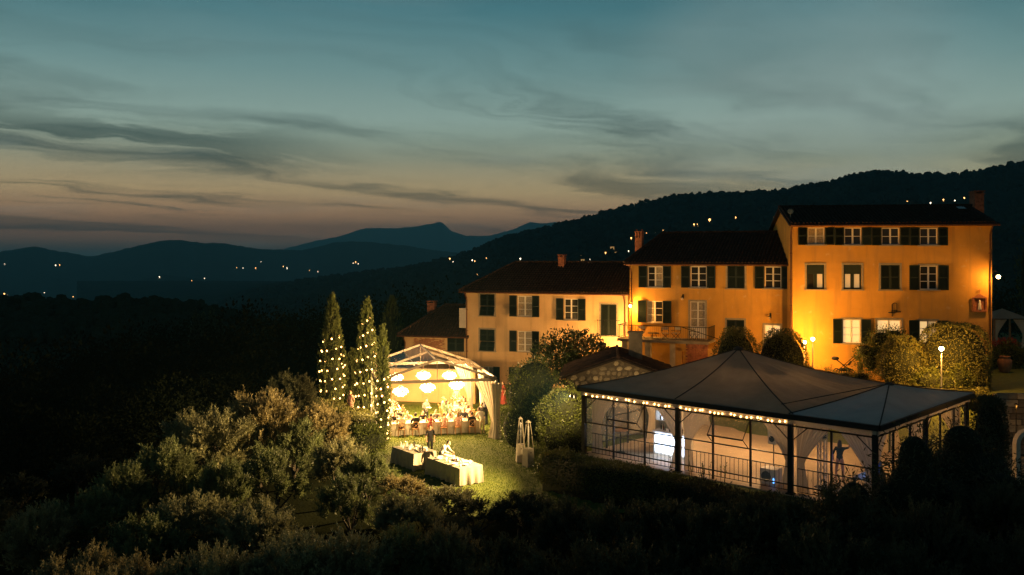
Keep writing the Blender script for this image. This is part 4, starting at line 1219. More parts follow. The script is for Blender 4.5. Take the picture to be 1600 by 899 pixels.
def dj_desk():
    t = thing('dj_desk', 'dark disc jockey desk with a lit screen in the narrow bay', 'desk', pav(13.0, 1.6), PA+R(90))
    MB().box(-.8, .8, -.35, .35, .85, .9).build('desktop', 'wood_dark', t)
    MB().box(-.78, .78, -.33, -.31, .05, .85).build('front_cloth', 'black_cloth', t)
    for a in (-.74, .74):
        for b_ in (-.3, .3): MB().box(a-.03, a+.03, b_-.03, b_+.03, 0, .85).build('leg', 'iron', t)
    MB().box(-.2, .2, -.14, .14, .901, .93).build('mixer', 'rubber', t)
    MB().box(.25, .6, .05, .07, .93, 1.15).build('laptop_screen', 'led_blue', t); MB().box(.25, .6, .07, .3, .901, .92).build('laptop_base', 'rubber', t)
    lamp('screen_glow', 'POINT', t, (.4, .42, 1.2), 9, (.25, .45, 1), .08)
dj_desk()

# ------------------------------------------------------------------ clear roofed marquee
TA = R(12); TO = Vector((-4.45, 53.3, 0)); TU = Vector((math.cos(TA), math.sin(TA), 0)); TV = Vector((-math.sin(TA), math.cos(TA), 0))
def tent(x, y, z=0): q = TO+TU*x+TV*y; return (q.x, q.y, TO.z+z)
TW, TL, TE, TR = 3.6, 9.2, 3.6, 4.83
def marquee():
    t = thing('marquee', 'clear roofed marquee glowing with chandeliers on the lawn', 'marquee', tuple(TO), TA)
    ys = [0, TL/2, TL]
    pm = MB().box(-.06, .06, -.06, .06, 0, TE-.08).box(-.14, .14, -.14, .14, 0, .03).mesh('post', 'aluminium')
    for y in ys:
        for x in (-TW, TW): inst(pm, 'post', t, (x, y, 0))
        for s in (-1, 1):
            p, q = Vector((s*TW, y, TE)), Vector((0, y, TR)); d = (q-p).normalized(); n = Vector((-d.z*1, 0, d.x)) if s > 0 else Vector((d.z, 0, -d.x)); n = Vector((abs(d.z)*s, 0, abs(d.x)))
            b = MB(); w = .05
            pts = [p+n*.07, q+n*.07, q-n*.07, p-n*.07]
            b.add([v+Vector((0, -w, 0)) for v in pts]+[v+Vector((0, w, 0)) for v in pts], [(0, 1, 2, 3), (7, 6, 5, 4), (0, 4, 5, 1), (1, 5, 6, 2), (2, 6, 7, 3), (3, 7, 4, 0)])
            b.build('rafter', 'truss', t)
        if y in (0, TL): MB().box(-TW+.06, TW-.06, y-.05, y+.05, TE-.14, TE+.04).build('tie_beam', 'truss', t)
        MB().tube([(0, y, TE+.04), (0, y, TR-.08)], .025, 6).build('king_post', 'truss', t) if y in (0, TL) else None
    for x, z in ((-TW, TE-.02), (TW, TE-.02)): MB().box(x-.06, x+.06, .06, TL-.06, z-.08, z+.08).build('eave_beam', 'truss', t)
    MB().box(-.05, .05, .06, TL-.06, TR-.09, TR+.02).build('ridge_beam', 'truss', t)
    for s in (-1, 1):
        for k in (1/3, 2/3):
            x = s*TW*(1-k); z = TE+(TR-TE)*k
            MB().tube([(x, .05, z), (x, TL-.05, z)], .028, 6).build('purlin', 'truss', t)
    for s in (-1, 1):
        for j in range(2):
            for k in range(3):
                k0, k1 = k/3+.004, (k+1)/3-.004; y0, y1 = ys[j]+.05, ys[j+1]-.05
                n = Vector((s*.32, 0, .95))
                q = [Vector((s*TW*(1-k0), y0, TE+(TR-TE)*k0)), Vector((s*TW*(1-k0), y1, TE+(TR-TE)*k0)), Vector((s*TW*(1-k1), y1, TE+(TR-TE)*k1)), Vector((s*TW*(1-k1), y0, TE+(TR-TE)*k1))]
                MB().add([v+n*.085 for v in q], [(0, 1, 2, 3)]).build('roof_pane', 'clear_roof', t)
    cR = curtain_mesh(1.3, 3.4, 1.0, 1, 7); cL = curtain_mesh(1.3, 3.4, 1.0, -1, 7)
    inst(cL, 'curtain', t, (TW-.02, .12, .02)); 
    inst(cL, 'curtain', t, (TW-.02, TL-.12, .02)); inst(cR, 'curtain', t, (-TW+.02, TL-.12, .02))
    inst(cR, 'curtain', t, (TW-.1, TL/2+.1, .02), R(90)); inst(cR, 'curtain', t, (-TW+.1, TL/2+.1, .02), R(90))
    # gathered drape round the front post
    b = MB(); vs = []; n = 40; zs = [0, .12, .3, .6, 1.2, 2.2, 3.3]; rs = [.36, .34, .30, .23, .19, .21, .30]
    for z, r in zip(zs, rs):
        for i in range(n):
            a = 2*math.pi*i/n; k = r*(1+.12*math.sin(a*9)+.05*math.sin(a*5+z)); vs.append((TW+k*math.cos(a), k*math.sin(a), z))
    b.add(vs, [(j*n+i, j*n+(i+1) % n, (j+1)*n+(i+1) % n, (j+1)*n+i) for j in range(len(zs)-1) for i in range(n)])
    b.build('post_drape', 'curtain', t, True)
marquee()

# cream garden wall between the marquee and the house
def garden_wall():
    a, b = at(585, 68.2), at(742, 66.6); d = Vector((b[0]-a[0], b[1]-a[1], 0)); t = thing('garden_wall', 'cream plastered garden wall behind the marquee', 'wall', (a[0], a[1], 0), math.atan2(d.y, d.x)); L = d.length
    MB().box(0, L, 0, .35, -.5, 2.45).build('wall', 'stucco_cream', t); MB().box(-.05, L+.05, -.05, .4, 2.45, 2.53).build('coping', 'stone_trim', t)
garden_wall()

# ---- chandeliers: tiers of self-glowing crystal drops round hot bulbs
def chandelier_proto():
    ring = MB()
    for r, z in ((.42, .0), (.30, -.22), (.16, -.40)): ring.tube([(r*math.cos(2*math.pi*i/20), r*math.sin(2*math.pi*i/20), z) for i in range(20)], .012, 4, closed=True)
    for k in range(6): a = k*math.pi/3; ring.tube([(.0, 0, .5), (.2*math.cos(a), .2*math.sin(a), .25), (.42*math.cos(a), .42*math.sin(a), 0)], .01, 4)
    rm = ring.mesh('ring_frame', 'copper')
    cr = MB()
    for r, z, n, l in ((.42, -.02, 22, .2), (.30, -.24, 16, .2), (.16, -.42, 9, .2), (.28, .14, 12, .16)):
        for i in range(n):
            a = 2*math.pi*i/n; cr.ell((r*math.cos(a), r*math.sin(a), z-l/2), (.022, .022, l/2), 5, 4)
    cm = cr.mesh('glowing_drops', 'crystal')
    bl = MB()
    for k in range(8): a = k*math.pi/4; bl.ell((.33*math.cos(a), .33*math.sin(a), .1), (.05, .05, .085), 7, 5)
    bm = bl.mesh('candle_bulbs', 'bulb_tent', True)
    return rm, cm, bm
CH = chandelier_proto()
def chandelier(x, y, z, label, power):
    t = thing('chandelier', label, 'chandelier', tent(x, y, z), 0, 'chandeliers in the marquee')
    sc = (1.12, 1.12, .62)
    inst(CH[0], 'frame', t, scale=sc); o = inst(CH[1], 'glowing_drop', t, scale=sc); o['kind'] = 'stuff'; o = inst(CH[2], 'candle_bulb', t, scale=sc); o['kind'] = 'stuff'
    zr = TE+(TR-TE)*(1-abs(x)/TW)-z
    MB().tube([(0, 0, .3), (0, 0, zr)], .01, 4).build('chain', 'copper', t)
    lamp('chandelier_light', 'POINT', t, (0, 0, -.08), power, (1, .60, .22), .12)
for i, (x, y, z) in enumerate(((-2.0, 1.9, 2.78), (-.2, 3.2, 2.78), (1.75, 3.9, 2.78), (-1.9, 6.6, 3.0), (-.05, 6.9, 3.05), (1.75, 7.2, 2.95))):
    pw = 2300
    chandelier(x, y, z, ('crystal chandelier blazing over the front guest table', 'crystal chandelier blazing over the middle of the marquee', 'crystal chandelier blazing over the table by the draped post',
                         'crystal chandelier at the house end over the cypress side table', 'crystal chandelier at the house end of the marquee ridge', 'crystal chandelier at the house end by the pale curtains')[i], pw)

# ------------------------------------------------------------------ chairs, tables and what is on them
def chair_meshes():
    d = {}
    b = MB(); n = 14; r = .21
    b.lathe([(r-.02, .44), (r, .45), (r, .475), (r-.02, .485), (.02, .48)], n); d['seat'] = b.mesh('seat', 'wood', True)
    for s in (-1, 1):
        d['leg%d' % s] = MB().tube([(s*.19, .17, 0), (s*.165, .14, .45)], [.016, .02], 6).mesh('leg', 'wood')
        d['post%d' % s] = MB().tube([(s*.2, -.22, 0), (s*.175, -.17, .45), (s*.19, -.2, .7), (s*.185, -.25, .9)], [.016, .02, .018, .016], 6).mesh('leg', 'wood')
    d['rail'] = MB().tube([(-.185, -.25, .88), (-.1, -.285, .905), (0, -.295, .91), (.1, -.285, .905), (.185, -.25, .88)], .02, 6).mesh('top_rail', 'wood')
    d['x1'] = MB().tube([(-.18, -.18, .49), (0, -.235, .68), (.18, -.25, .87)], .012, 5).mesh('cross_bar', 'wood')
    d['x2'] = MB().tube([(.18, -.18, .49), (0, -.215, .68), (-.18, -.25, .87)], .012, 5).mesh('cross_bar', 'wood')
    d['str'] = MB().tube([(-.18, .15, .22), (.18, .15, .22)], .011, 5).tube([(-.185, -.2, .22), (.185, -.2, .22)], .011, 5).mesh('stretcher', 'wood')
    return d
CM = chair_meshes()
def cross_chair(loc, rz, label, group='cross-back chairs in the marquee'):
    t = thing('cross_back_chair', label, 'chair', loc, rz, group)
    inst(CM['seat'], 'seat', t)
    for s in (-1, 1): inst(CM['leg%d' % s], 'leg', t); inst(CM['post%d' % s], 'leg', t)
    inst(CM['rail'], 'top_rail', t); inst(CM['x1'], 'cross_bar', t); inst(CM['x2'], 'cross_bar', t)
    return t
def cloth_table(name, label, cx, cy_, rz, L, W, H=.76, m='linen', over=.28, base=None, full=True, group=None, dz=0):
    """a table under a cloth that hangs in folds; local x is the long way"""
    t = thing(name, label, 'table', (cx, cy_, dz), rz, group)
    b = MB(); n = 150; per = []
    hw, hl = W/2+.01, L/2+.01
    pts = [(-hl, -hw), (hl, -hw), (hl, hw), (-hl, hw)]
    tot = 2*(2*hl+2*hw)
    for i in range(n):
        s = tot*i/n
        for (x0, y0), (x1, y1) in zip(pts, pts[1:]+pts[:1]):
            l = math.hypot(x1-x0, y1-y0)
            if s <= l: k = s/l; per.append((x0+(x1-x0)*k, y0+(y1-y0)*k)); break
            s -= l
    lo = .03 if full else H-over
    levels = [(H, -.0), (H-.02, .012), (H-.15, .02), ((H+lo)/2, .05), (lo, .085)]
    vs = []
    for z, out in levels:
        for i, (x, y) in enumerate(per):
            r = math.hypot(x/hl, y/hw); fold = out*(.55+.7*math.sin(i*.83)+.3*math.sin(i*.31))
            corner = (abs(x)/hl)**8*(abs(y)/hw)**8
            nx, ny = (x/hl)**7, (y/hw)**7; q = math.hypot(nx, ny)+1e-6
            vs.append((x+nx/q*(fold+out*corner*1.2), y+ny/q*(fold+out*corner*1.2), z+(.02*math.sin(i*.5) if z == lo else 0)))
    fs = [(j*n+i, j*n+(i+1) % n, (j+1)*n+(i+1) % n, (j+1)*n+i) for j in range(4) for i in range(n)]
    fs = [tuple(reversed(f)) for f in fs]+[tuple(range(n))]
    b.add(vs, fs); b.build('tablecloth', m, t)
    MB().box(-hl+.03, hl-.03, -hw+.03, hw-.03, H-.05, H-.015).build('tabletop', 'wood', t)
    for a in (-hl+.12, hl-.12):
        for c in (-hw+.12, hw-.12): MB().tube([(a, c, 0), (a, c, H-.05)], .025, 6).build('leg', 'wood', t)
    return t
PLATE = MB().lathe([(.06, 0), (.09, .006), (.135, .016), (.13, .018), (.08, .010), (.01, .008)], 14).mesh('plate', 'white_cloth', True)
GLASS = MB().lathe([(.032, 0), (.005, .008), (.004, .09), (.03, .12), (.036, .16), (.03, .2), (.028, .2)], 10).mesh('wine_glass', 'glassware', True)
CANDLE = MB().lathe([(.03, 0), (.035, .01), (.035, .08), (.03, .08)], 8).mesh('candle', 'lit_glass', True)
def flowers(loc, h, r, label, group, n=260, tall=True):
    t = thing('flower_arrangement', label, 'flowers', loc, 0, group)
    MB().lathe([(.07, 0), (.08, .02), (.03, .1), (.025, h-.1), (.06, h)], 10).build('vase', 'glassware', t, True)
    c = rng.normal(size=(n, 3)); c = unit(c)*(rng.random((n, 1))**.4)*r; c[:, 2] = c[:, 2]*.8+h+r*.3
    d = unit(c-np.array([0, 0, h]))+rng.normal(size=(n, 3))*.4
    o = inst(quads('foliage', leafquads(c, d, .09, .045), 'box_leaf'), 'foliage', t); o['kind'] = 'stuff'
    b = MB()
    for k in range(30):
        q = unit(rng.normal(size=(1, 3)))[0]*r*random.uniform(.7, 1.05); b.ell((q[0], q[1], q[2]*.8+h+r*.3), random.uniform(.025, .045), 6, 4)
    o = b.build('blossom', 'flower', t, True); o['kind'] = 'stuff'
TABLES = {}
def banquet():
    z = .003
    q = tent(-.15, 2.35); cloth_table('banquet_table', 'long banquet table under pale linen across the front of the marquee', q[0], q[1], TA, 6.0, .95, dz=z)
    q = tent(-2.35, 5.9); cloth_table('banquet_table', 'long banquet table under pale linen on the cypress side of the marquee', q[0], q[1], TA+R(90), 4.4, .95, dz=z)
    q = tent(2.05, 5.9); cloth_table('banquet_table', 'long banquet table under pale linen on the hedge side of the marquee', q[0], q[1], TA+R(90), 4.4, .95, dz=z)
    seats = []
    for k in range(7): seats.append(('front', -2.85+.87*k, 1.62, 0, k, 'B'))
    for k in range(6): seats.append(('front', -2.3+.88*k, 3.08, 180, k, 'F'))
    for k in range(5): seats.append(('cypress', -3.08, 4.1+.86*k, -90, k, 'O'))
    for k in range(5): seats.append(('cypress', -1.62, 4.2+.86*k, 90, k, 'I'))
    for k in range(5): seats.append(('hedge', 1.32, 4.2+.86*k, -90, k, 'I'))
    for k in range(5): seats.append(('hedge', 2.78, 4.1+.86*k, 90, k, 'O'))
    for (tb, x, y, a, k, sd) in seats:
        lab = {'front': 'wooden cross-back chair at the front banquet table', 'cypress': 'wooden cross-back chair at the cypress side table', 'hedge': 'wooden cross-back chair at the hedge side table'}[tb]
        cross_chair(tent(x, y, .002), TA+R(a), lab, 'chairs at the %s table' % tb)
        # plate and glass in front of each seat
        fx, fy = -math.sin(R(a)), math.cos(R(a))
        for me, nm, l, d, s_ in ((PLATE, 'plate', 'white dinner plate laid on the %s table', .42, 0), (GLASS, 'wine_glass', 'clear wine glass standing on the %s table', .58, .16)):
            p = tent(x+fx*d+fy*s_, y+fy*d-fx*s_, .765); o = inst(me, nm, None, p)
            tag(o, l % {'front': 'front banquet', 'cypress': 'cypress side banquet', 'hedge': 'hedge side banquet'}[tb], nm.split('_')[-1], ('plates' if nm == 'plate' else 'wine glasses')+' on the %s table' % tb)
    for i, (tb, x, y) in enumerate((('front', -2.2, 2.35), ('front', 1.6, 2.35), ('cypress', -2.35, 4.6), ('cypress', -2.35, 6.8), ('hedge', 2.05, 5.0), ('hedge', 2.05, 7.0))):
        flowers(tent(x, y, .764), (.65, .45, .7, .5, .7, .55)[i], .22, ['tall white flower arrangement near the cypress end of the front table', 'white flower arrangement near the draped end of the front table',
            'tall white flower arrangement on the cypress side table', 'low white flower arrangement at the house end of the cypress side table', 'tall white flower arrangement on the hedge side table', 'low white flower arrangement at the house end of the hedge side table'][i], 'table flowers')
    for k in range(16):
        tb, x, y = (('front', -2.6+.75*k, 2.35+.1*(k % 2)) if k < 8 else ('cypress', -2.35, 4.2+.9*(k-8)) if k < 12 else ('hedge', 2.05, 4.2+.9*(k-12)))
        o = inst(CANDLE, 'candle', None, tent(x+.12, y+.1, .764)); tag(o, 'small lit candle glass on the %s banquet table' % {'front': 'front', 'cypress': 'cypress side', 'hedge': 'hedge side'}[tb], 'candle', 'candles on the %s table' % tb)
    return seats
SEATS = banquet()

# ---- two buffet tables on the lawn
BA = math.atan2(-.8, .6)          # long way of the buffet tables
bx = Vector((math.cos(BA), math.sin(BA), 0)); by = Vector((-bx.y, bx.x, 0))
def buffet(label, fx, fy, L, W, H):
    c = Vector((fx, fy, 0))-bx*L/2+by*W/2
    return c, cloth_table('buffet_table', label, c.x, c.y, BA, L, W, H, 'linen_grey', full=True, dz=.004)
B1c, B1 = buffet('grey clothed buffet table with glasses nearer the marquee chairs', -5.0, 45.8, 2.2, 1.3, .86)
B2c, B2 = buffet('grey clothed buffet table in a row of serving dishes nearer the olive trees', -2.5, 42.7, 2.9, 1.3, .86)
def dish(kind, c, a, b, H, label, group):
    p = c+bx*a+by*b; p = (p.x, p.y, H+.006)
    m = MB()
    if kind == 'bowl': m.lathe([(.06, 0), (.1, .03), (.15, .09), (.14, .09), (.09, .035), (.01, .02)], 12); o = m.build('bowl', 'white_cloth', None, True, p)
    elif kind == 'platter': m.lathe([(.16, 0), (.2, .015), (.19, .02), (.01, .012)], 14); o = m.build('platter', 'white_cloth', None, True, p)
    elif kind == 'tray': m.bevbox(-.22, .22, -.14, .14, 0, .05, .012); o = m.build('tray', 'wood_dark', None, False, p, BA)
    elif kind == 'glass': o = inst(GLASS, 'wine_glass', None, p)
    elif kind == 'carafe': m.lathe([(.06, 0), (.07, .05), (.065, .15), (.03, .22), (.04, .28), (.035, .28)], 10); o = m.build('carafe', 'glassware', None, True, p)
    elif kind == 'cup': m.lathe([(.04, 0), (.05, .02), (.05, .13), (.045, .13), (.02, .02)], 8); o = m.build('cup', 'white_cloth', None, True, p)
    elif kind == 'bottle': m.lathe([(.036, 0), (.038, .02), (.038, .19), (.014, .24), (.014, .3)], 8); o = m.build('bottle', 'glass_dark', None, True, p)
    tag(o, label, kind, group)
random.seed(21)
for nm, c, L, W, kinds in (('buffet near the marquee', B1c, 2.2, 1.3, ['cup']*9+['bottle']*3+['bowl']*3+['tray', 'carafe', 'carafe']), ('buffet near the olive trees', B2c, 2.9, 1.3, ['cup']*12+['bowl']*6+['platter']*4+['tray', 'glass', 'glass'])):
    used = []
    for k in kinds:
        for _ in range(60):
            a, b_ = random.uniform(-L/2+.22, L/2-.22), random.uniform(-W/2+.2, W/2-.2)
            if all(math.hypot(a-u, b_-v) > (.34 if (k in ('tray', 'platter', 'bowl') or kk in ('tray', 'platter', 'bowl')) else .15) for u, v, kk in used): break
        used.append((a, b_, k)); dish(k, c, a, b_, .86, {'cup': 'white cup', 'bottle': 'dark bottle', 'bowl': 'white bowl', 'platter': 'round white platter', 'tray': 'dark serving tray', 'carafe': 'clear carafe', 'glass': 'clear wine glass'}[k]+' on the '+nm, nm+' dishes')

# ---- two pyramid patio heaters
def heater(x, y, label, rz):
    p = PG(x, y, 0); t = thing('patio_heater', label, 'patio heater', (p.x, p.y, G(p.x, p.y)), rz)
    b = MB(); a, c = .24, .20; h = .95
    b.add([(-a, -a, 0), (a, -a, 0), (a, a, 0), (-a, a, 0), (-c, -c, h), (c, -c, h), (c, c, h), (-c, c, h)], [(0, 3, 2, 1), (4, 5, 6, 7), (0, 1, 5, 4), (1, 2, 6, 5), (2, 3, 7, 6), (3, 0, 4, 7)])
    b.build('base', 'linen', t)
    for sx in (-1, 1):
        for sy in (-1, 1): MB().tube([(sx*c*.95, sy*c*.95, h), (sx*.07, sy*.07, 2.3)], .018, 5).build('leg', 'linen_grey', t)
    MB().lathe([(.03, h), (.045, h+.02), (.045, 2.1), (.03, 2.12)], 10).build('flame_tube', 'glassware', t, True)
    MB().lathe([(.14, 2.28), (.16, 2.3), (.02, 2.42)], 4, 0, Matrix.Rotation(R(45), 4, 'Z')).build('cap', 'linen_grey', t)
    MB().box(-.02, .02, -a*.98, -a*.9, .72, .78).build('knob', 'iron', t)
heater(813.5, 722, 'pale pyramid patio heater beside the laurel hedge, set back', R(8))
heater(825.5, 729, 'pale pyramid patio heater beside the laurel hedge, turned corner on', R(38))

# ------------------------------------------------------------------ olive trees
def olive_proto(seed, m, dense=1.0):
    global rng
    rng = np.random.default_rng(seed); random.seed(seed)
    # unit tree: about 4.4 m tall, crown radius about 1.9
    tr = MB(); tips = []
    base = Vector((0, 0, -.4)); fork = Vector((random.uniform(-.12, .12), random.uniform(-.12, .12), 1.0))
    tr.tube([base, Vector((.03, -.02, .3)), fork], [.24, .17, .14], 8)
    for k in range(6):
        a = k*math.pi/3+random.uniform(-.4, .4); el = random.uniform(.55, 1.2)
        d = Vector((math.cos(a)*math.cos(el), math.sin(a)*math.cos(el), math.sin(el)))
        p1 = fork+d*.8+Vector((0, 0, .1)); p2 = p1+(d+Vector((random.uniform(-.3, .3), random.uniform(-.3, .3), .25))).normalized()*.9
        tr.tube([fork-Vector((0, 0, .05)), p1, p2], [.09, .06, .03], 6); tips += [p1.lerp(p2, .6), p2]
        for q in range(3):
            e = p1.lerp(p2, .3+.3*q); f = e+Vector((random.uniform(-.6, .6), random.uniform(-.6, .6), random.uniform(.1, .7)))
            tr.tube([e, f], [.03, .012], 5)
    trunk = tr.mesh('trunk', 'bark')
    C = []; Dd = []; Ls = []
    ncl = int(50*dense)
    for k in range(ncl):
        v = unit(rng.normal(size=(1, 3)))[0]
        if v[2] < -.45: v[2] = -v[2]*.6
        r = rng.uniform(.72, 1.06); cc = np.array([v[0]*1.7*r, v[1]*1.7*r, 2.55+v[2]*1.35*r])
        ns = 18
        for s in range(ns):
            o = cc+rng.normal(size=3)*np.array([.17, .17, .14])
            out = np.array([v[0], v[1], v[2]*.4])
            d = unit((out*.75+np.array([0, 0, .85])+rng.normal(size=3)*.30)[None])[0]
            L = rng.uniform(.45, 1.0); n = int(20*L/.6)
            t = np.linspace(.05, 1, n)[:, None]
            bend = np.array([0, 0, -.12])*t**2*L
            pts = o+d*L*t+bend
            side = unit(np.cross(np.repeat(d[None], n, 0), unit(rng.normal(size=(n, 3)))))
            C.append(pts); Dd.append(d[None]*.75+side*.75); Ls.append(rng.uniform(.13, .22, n)*(1.15-.5*t[:, 0]))
    C = np.concatenate(C); Dd = np.concatenate(Dd); Ls = np.concatenate(Ls)
    V = leafquads(C, Dd, Ls, Ls*.34)
    return trunk, quads('crown', V, m)
OLIVES = [olive_proto(40+k, ('olive_leaf', 'olive_green', 'olive_gold')[k % 3], (1.0, .85, .75, 1.1, .7, .9)[k]) for k in range(6)]
OLIVES_D = [olive_proto(60+k, 'olive_in_shade', .8) for k in range(3)]
def olive(x, y, D, label, group, protos, k, wide=1.0):
    q = P(x, y, D); zg = G(q.x, q.y); h = max(1.6, q.z-zg); s = h/4.25
    t = thing('olive_tree', label, 'olive tree', (q.x, q.y, zg), random.uniform(0, 6.28), group)
    w = max(.55, min(1.0, s*random.uniform(.66, .96)))*wide; t.scale = (w, w, s)
    tr, cr = protos[k % len(protos)]
    inst(tr, 'trunk', t); o = inst(cr, 'crown', t)
    return t
random.seed(77)
LIT = [(405, 612, 44), (330, 642, 42), (460, 660, 43), (500, 640, 45), (530, 690, 40), (255, 700, 38), (190, 735, 36), (430, 700, 37), (350, 728, 35), (575, 715, 38.5), (548, 742, 34.5), 
       (628, 748, 37.5), (640, 775, 33), (400, 790, 31), (300, 775, 32), (230, 805, 30), (140, 765, 34), (700, 772, 36.5), (610, 830, 28), (540, 845, 27), (460, 850, 26.5), (330, 858, 25.5), (220, 880, 25), (130, 868, 26.5), (60, 800, 32), (700, 830, 28.5)]
for i, (x, y, D) in enumerate(LIT):
    k = random.randrange(6)
    olive(x, y, D, ('silvery grey olive tree in the floodlit grove below the lawn', 'greener olive tree in the floodlit grove below the lawn', 'golden brown olive tree in the floodlit grove below the lawn')[k % 3], 'olive trees below the lawn', OLIVES, k)
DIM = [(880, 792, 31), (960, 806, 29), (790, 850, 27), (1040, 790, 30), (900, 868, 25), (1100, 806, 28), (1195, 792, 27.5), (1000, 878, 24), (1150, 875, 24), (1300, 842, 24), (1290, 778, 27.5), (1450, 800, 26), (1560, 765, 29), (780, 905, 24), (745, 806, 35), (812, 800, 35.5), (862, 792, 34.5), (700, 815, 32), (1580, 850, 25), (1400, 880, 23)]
for i, (x, y, D) in enumerate(DIM): olive(x, y, D, 'dim shade-coloured olive tree in the dark grove below the pavilion', 'olive trees below the pavilion', OLIVES_D, i)
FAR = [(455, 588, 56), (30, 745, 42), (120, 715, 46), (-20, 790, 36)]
for i, (x, y, D) in enumerate(FAR): olive(x, y, D, 'dark shade-coloured olive tree at the unlit edge of the grove', 'olive trees at the edge of the grove', OLIVES_D, i)
# ------------------------------------------------------------------ cypresses
def cypress(x, ytop, D, width, label, seed, n=11000, group=None, zg=None):
    global rng
    rng = np.random.default_rng(seed); random.seed(seed)
    q = P(x, ytop, D); zg = G(q.x, q.y) if zg is None else zg; H = q.z-zg; Rm = width/2
    t = thing('cypress_tree', label, 'cypress', (q.x, q.y, zg), 0, group)
    prof = lambda s: Rm*(math.sin(math.pi*min(1, s*.86+.14))**.55)*(1-.55*max(0, s-.45)/.55)*(1 if s < .97 else .4)
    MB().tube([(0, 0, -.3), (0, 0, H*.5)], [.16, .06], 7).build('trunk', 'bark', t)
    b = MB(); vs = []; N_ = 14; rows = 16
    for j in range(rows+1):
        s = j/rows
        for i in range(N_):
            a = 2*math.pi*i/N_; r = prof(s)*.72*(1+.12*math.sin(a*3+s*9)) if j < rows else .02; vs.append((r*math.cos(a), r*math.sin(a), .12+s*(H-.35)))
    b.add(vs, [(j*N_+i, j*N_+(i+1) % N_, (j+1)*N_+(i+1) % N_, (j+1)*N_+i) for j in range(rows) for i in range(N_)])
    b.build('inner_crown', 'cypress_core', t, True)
    # upright sprays in vertical flutes
    ns = n//14; C = []; Dd = []
    for k in range(ns):
        s = rng.random()**.85; a = rng.random()*2*math.pi
        fl = 1+.10*math.sin(a*7+s*5)+.08*math.sin(a*4-s*13)
        r = prof(s)*rng.uniform(.78, 1.02)*fl
        o = np.array([r*math.cos(a), r*math.sin(a), .1+s*(H-.45)])
        d = unit(np.array([[math.cos(a)*.28, math.sin(a)*.28, 1.0]])+rng.normal(size=(1, 3))*.14)[0]
        L = rng.uniform(.25, .5); tt = np.linspace(0, 1, 14)[:, None]
        C.append(o+d*L*tt+rng.normal(size=(14, 3))*.02); Dd.append(d[None]+rng.normal(size=(14, 3))*.35)
    C = np.concatenate(C); Dd = np.concatenate(Dd)
    inst(quads('crown', leafquads(C, Dd, .12, .05), 'cypress_leaf'), 'crown', t)
    return t, H, prof
BULBC = MB().ell((0, 0, 0), (.048, .048, .056), 8, 6).mesh('bulb', 'bulb', True)
def wrap(c, turns, s0, s1, n, label, seed):
    t, H, prof = c; random.seed(seed); pts = []; N_ = turns*22
    for i in range(N_+1):
        k = i/N_; s = s0+(s1-s0)*k; a = 2*math.pi*turns*k+1.0; r = prof(s)*.98+.01
        pts.append(tuple(Vector(t.location)+Vector((r*math.cos(a), r*math.sin(a), .1+s*(H-.4)-.12*abs(math.sin(a*2.5))))))
    festoon(label, pts, n, 'string_light', .008, BULBC, .05, .15)
c1 = cypress(519, 459, 62, 1.75, 'tall cypress wound with warm bulbs, farther from the marquee', 201)
wrap(c1, 8, .02, .70, 68, 'string of warm bulbs wound round the cypress farther from the marquee', 1)
c2 = cypress(573, 466, 57.5, 1.5, 'tall cypress wound with warm bulbs, closer to the marquee', 202)
wrap(c2, 9, .03, .90, 76, 'string of warm bulbs wound round the cypress closer to the marquee', 2)
c3 = cypress(598, 508, 51.2, .78, 'slim dark cypress with bulbs at the marquee front post', 203, 7000)
wrap(c3, 9, .03, .62, 44, 'string of warm bulbs wound round the slim cypress at the marquee post', 3)
cypress(551, 545, 65, 1.7, 'short unlit cypress between the two bulb wound ones', 204, 6000)
cypress(612, 462, 88, 2.6, 'dark unlit cypress standing behind the tiled annex', 205, 6000)
for k, (x, y, D) in enumerate(((305, 480, 190), (318, 486, 195), (331, 478, 200), (344, 492, 190))):
    q = P(x, y, D)
    cypress(x, y, D, 4.2, 'black cypress in the far clump on the spur above the valley', 210+k, 1600, 'far cypress clump', q.z-15)
cypress(1618, 296, 82, 3.4, 'dark cypress beside the end of the tall house', 220, 9000)

# ------------------------------------------------------------------ hedges, topiary and shrubs
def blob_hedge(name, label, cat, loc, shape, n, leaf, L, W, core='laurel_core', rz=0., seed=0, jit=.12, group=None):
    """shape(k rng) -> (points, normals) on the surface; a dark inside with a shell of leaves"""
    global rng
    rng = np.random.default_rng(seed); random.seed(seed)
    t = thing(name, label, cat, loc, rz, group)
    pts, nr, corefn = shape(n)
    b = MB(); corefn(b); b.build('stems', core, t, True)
    pts = pts+nr*rng.normal(size=(len(pts), 1))*jit
    d = nr*.7+rng.normal(size=pts.shape)*.65+np.array([0, 0, .25])
    inst(quads('foliage', leafquads(pts, d, rng.uniform(.7, 1.3, len(pts))*L, rng.uniform(.7, 1.2, len(pts))*W), leaf), 'foliage', t)
    return t
def ball(rx, ry, rz_, lump=.05, k=.9):
    def f(n):
        v = unit(rng.normal(size=(n, 3))); v[:, 2] = np.where(v[:, 2] < -.55, -v[:, 2], v[:, 2])
        lum = 1+lump*np.sin(v[:, :1]*7+v[:, 2:]*5)+lump*np.sin(v[:, 1:2]*9+1)
        p = v*np.array([rx, ry, rz_])*lum; p[:, 2] += rz_*.82
        return p, v, lambda b: b.ell((0, 0, rz_*.82), (rx*k, ry*k, rz_*k), 20, 12)
    return f
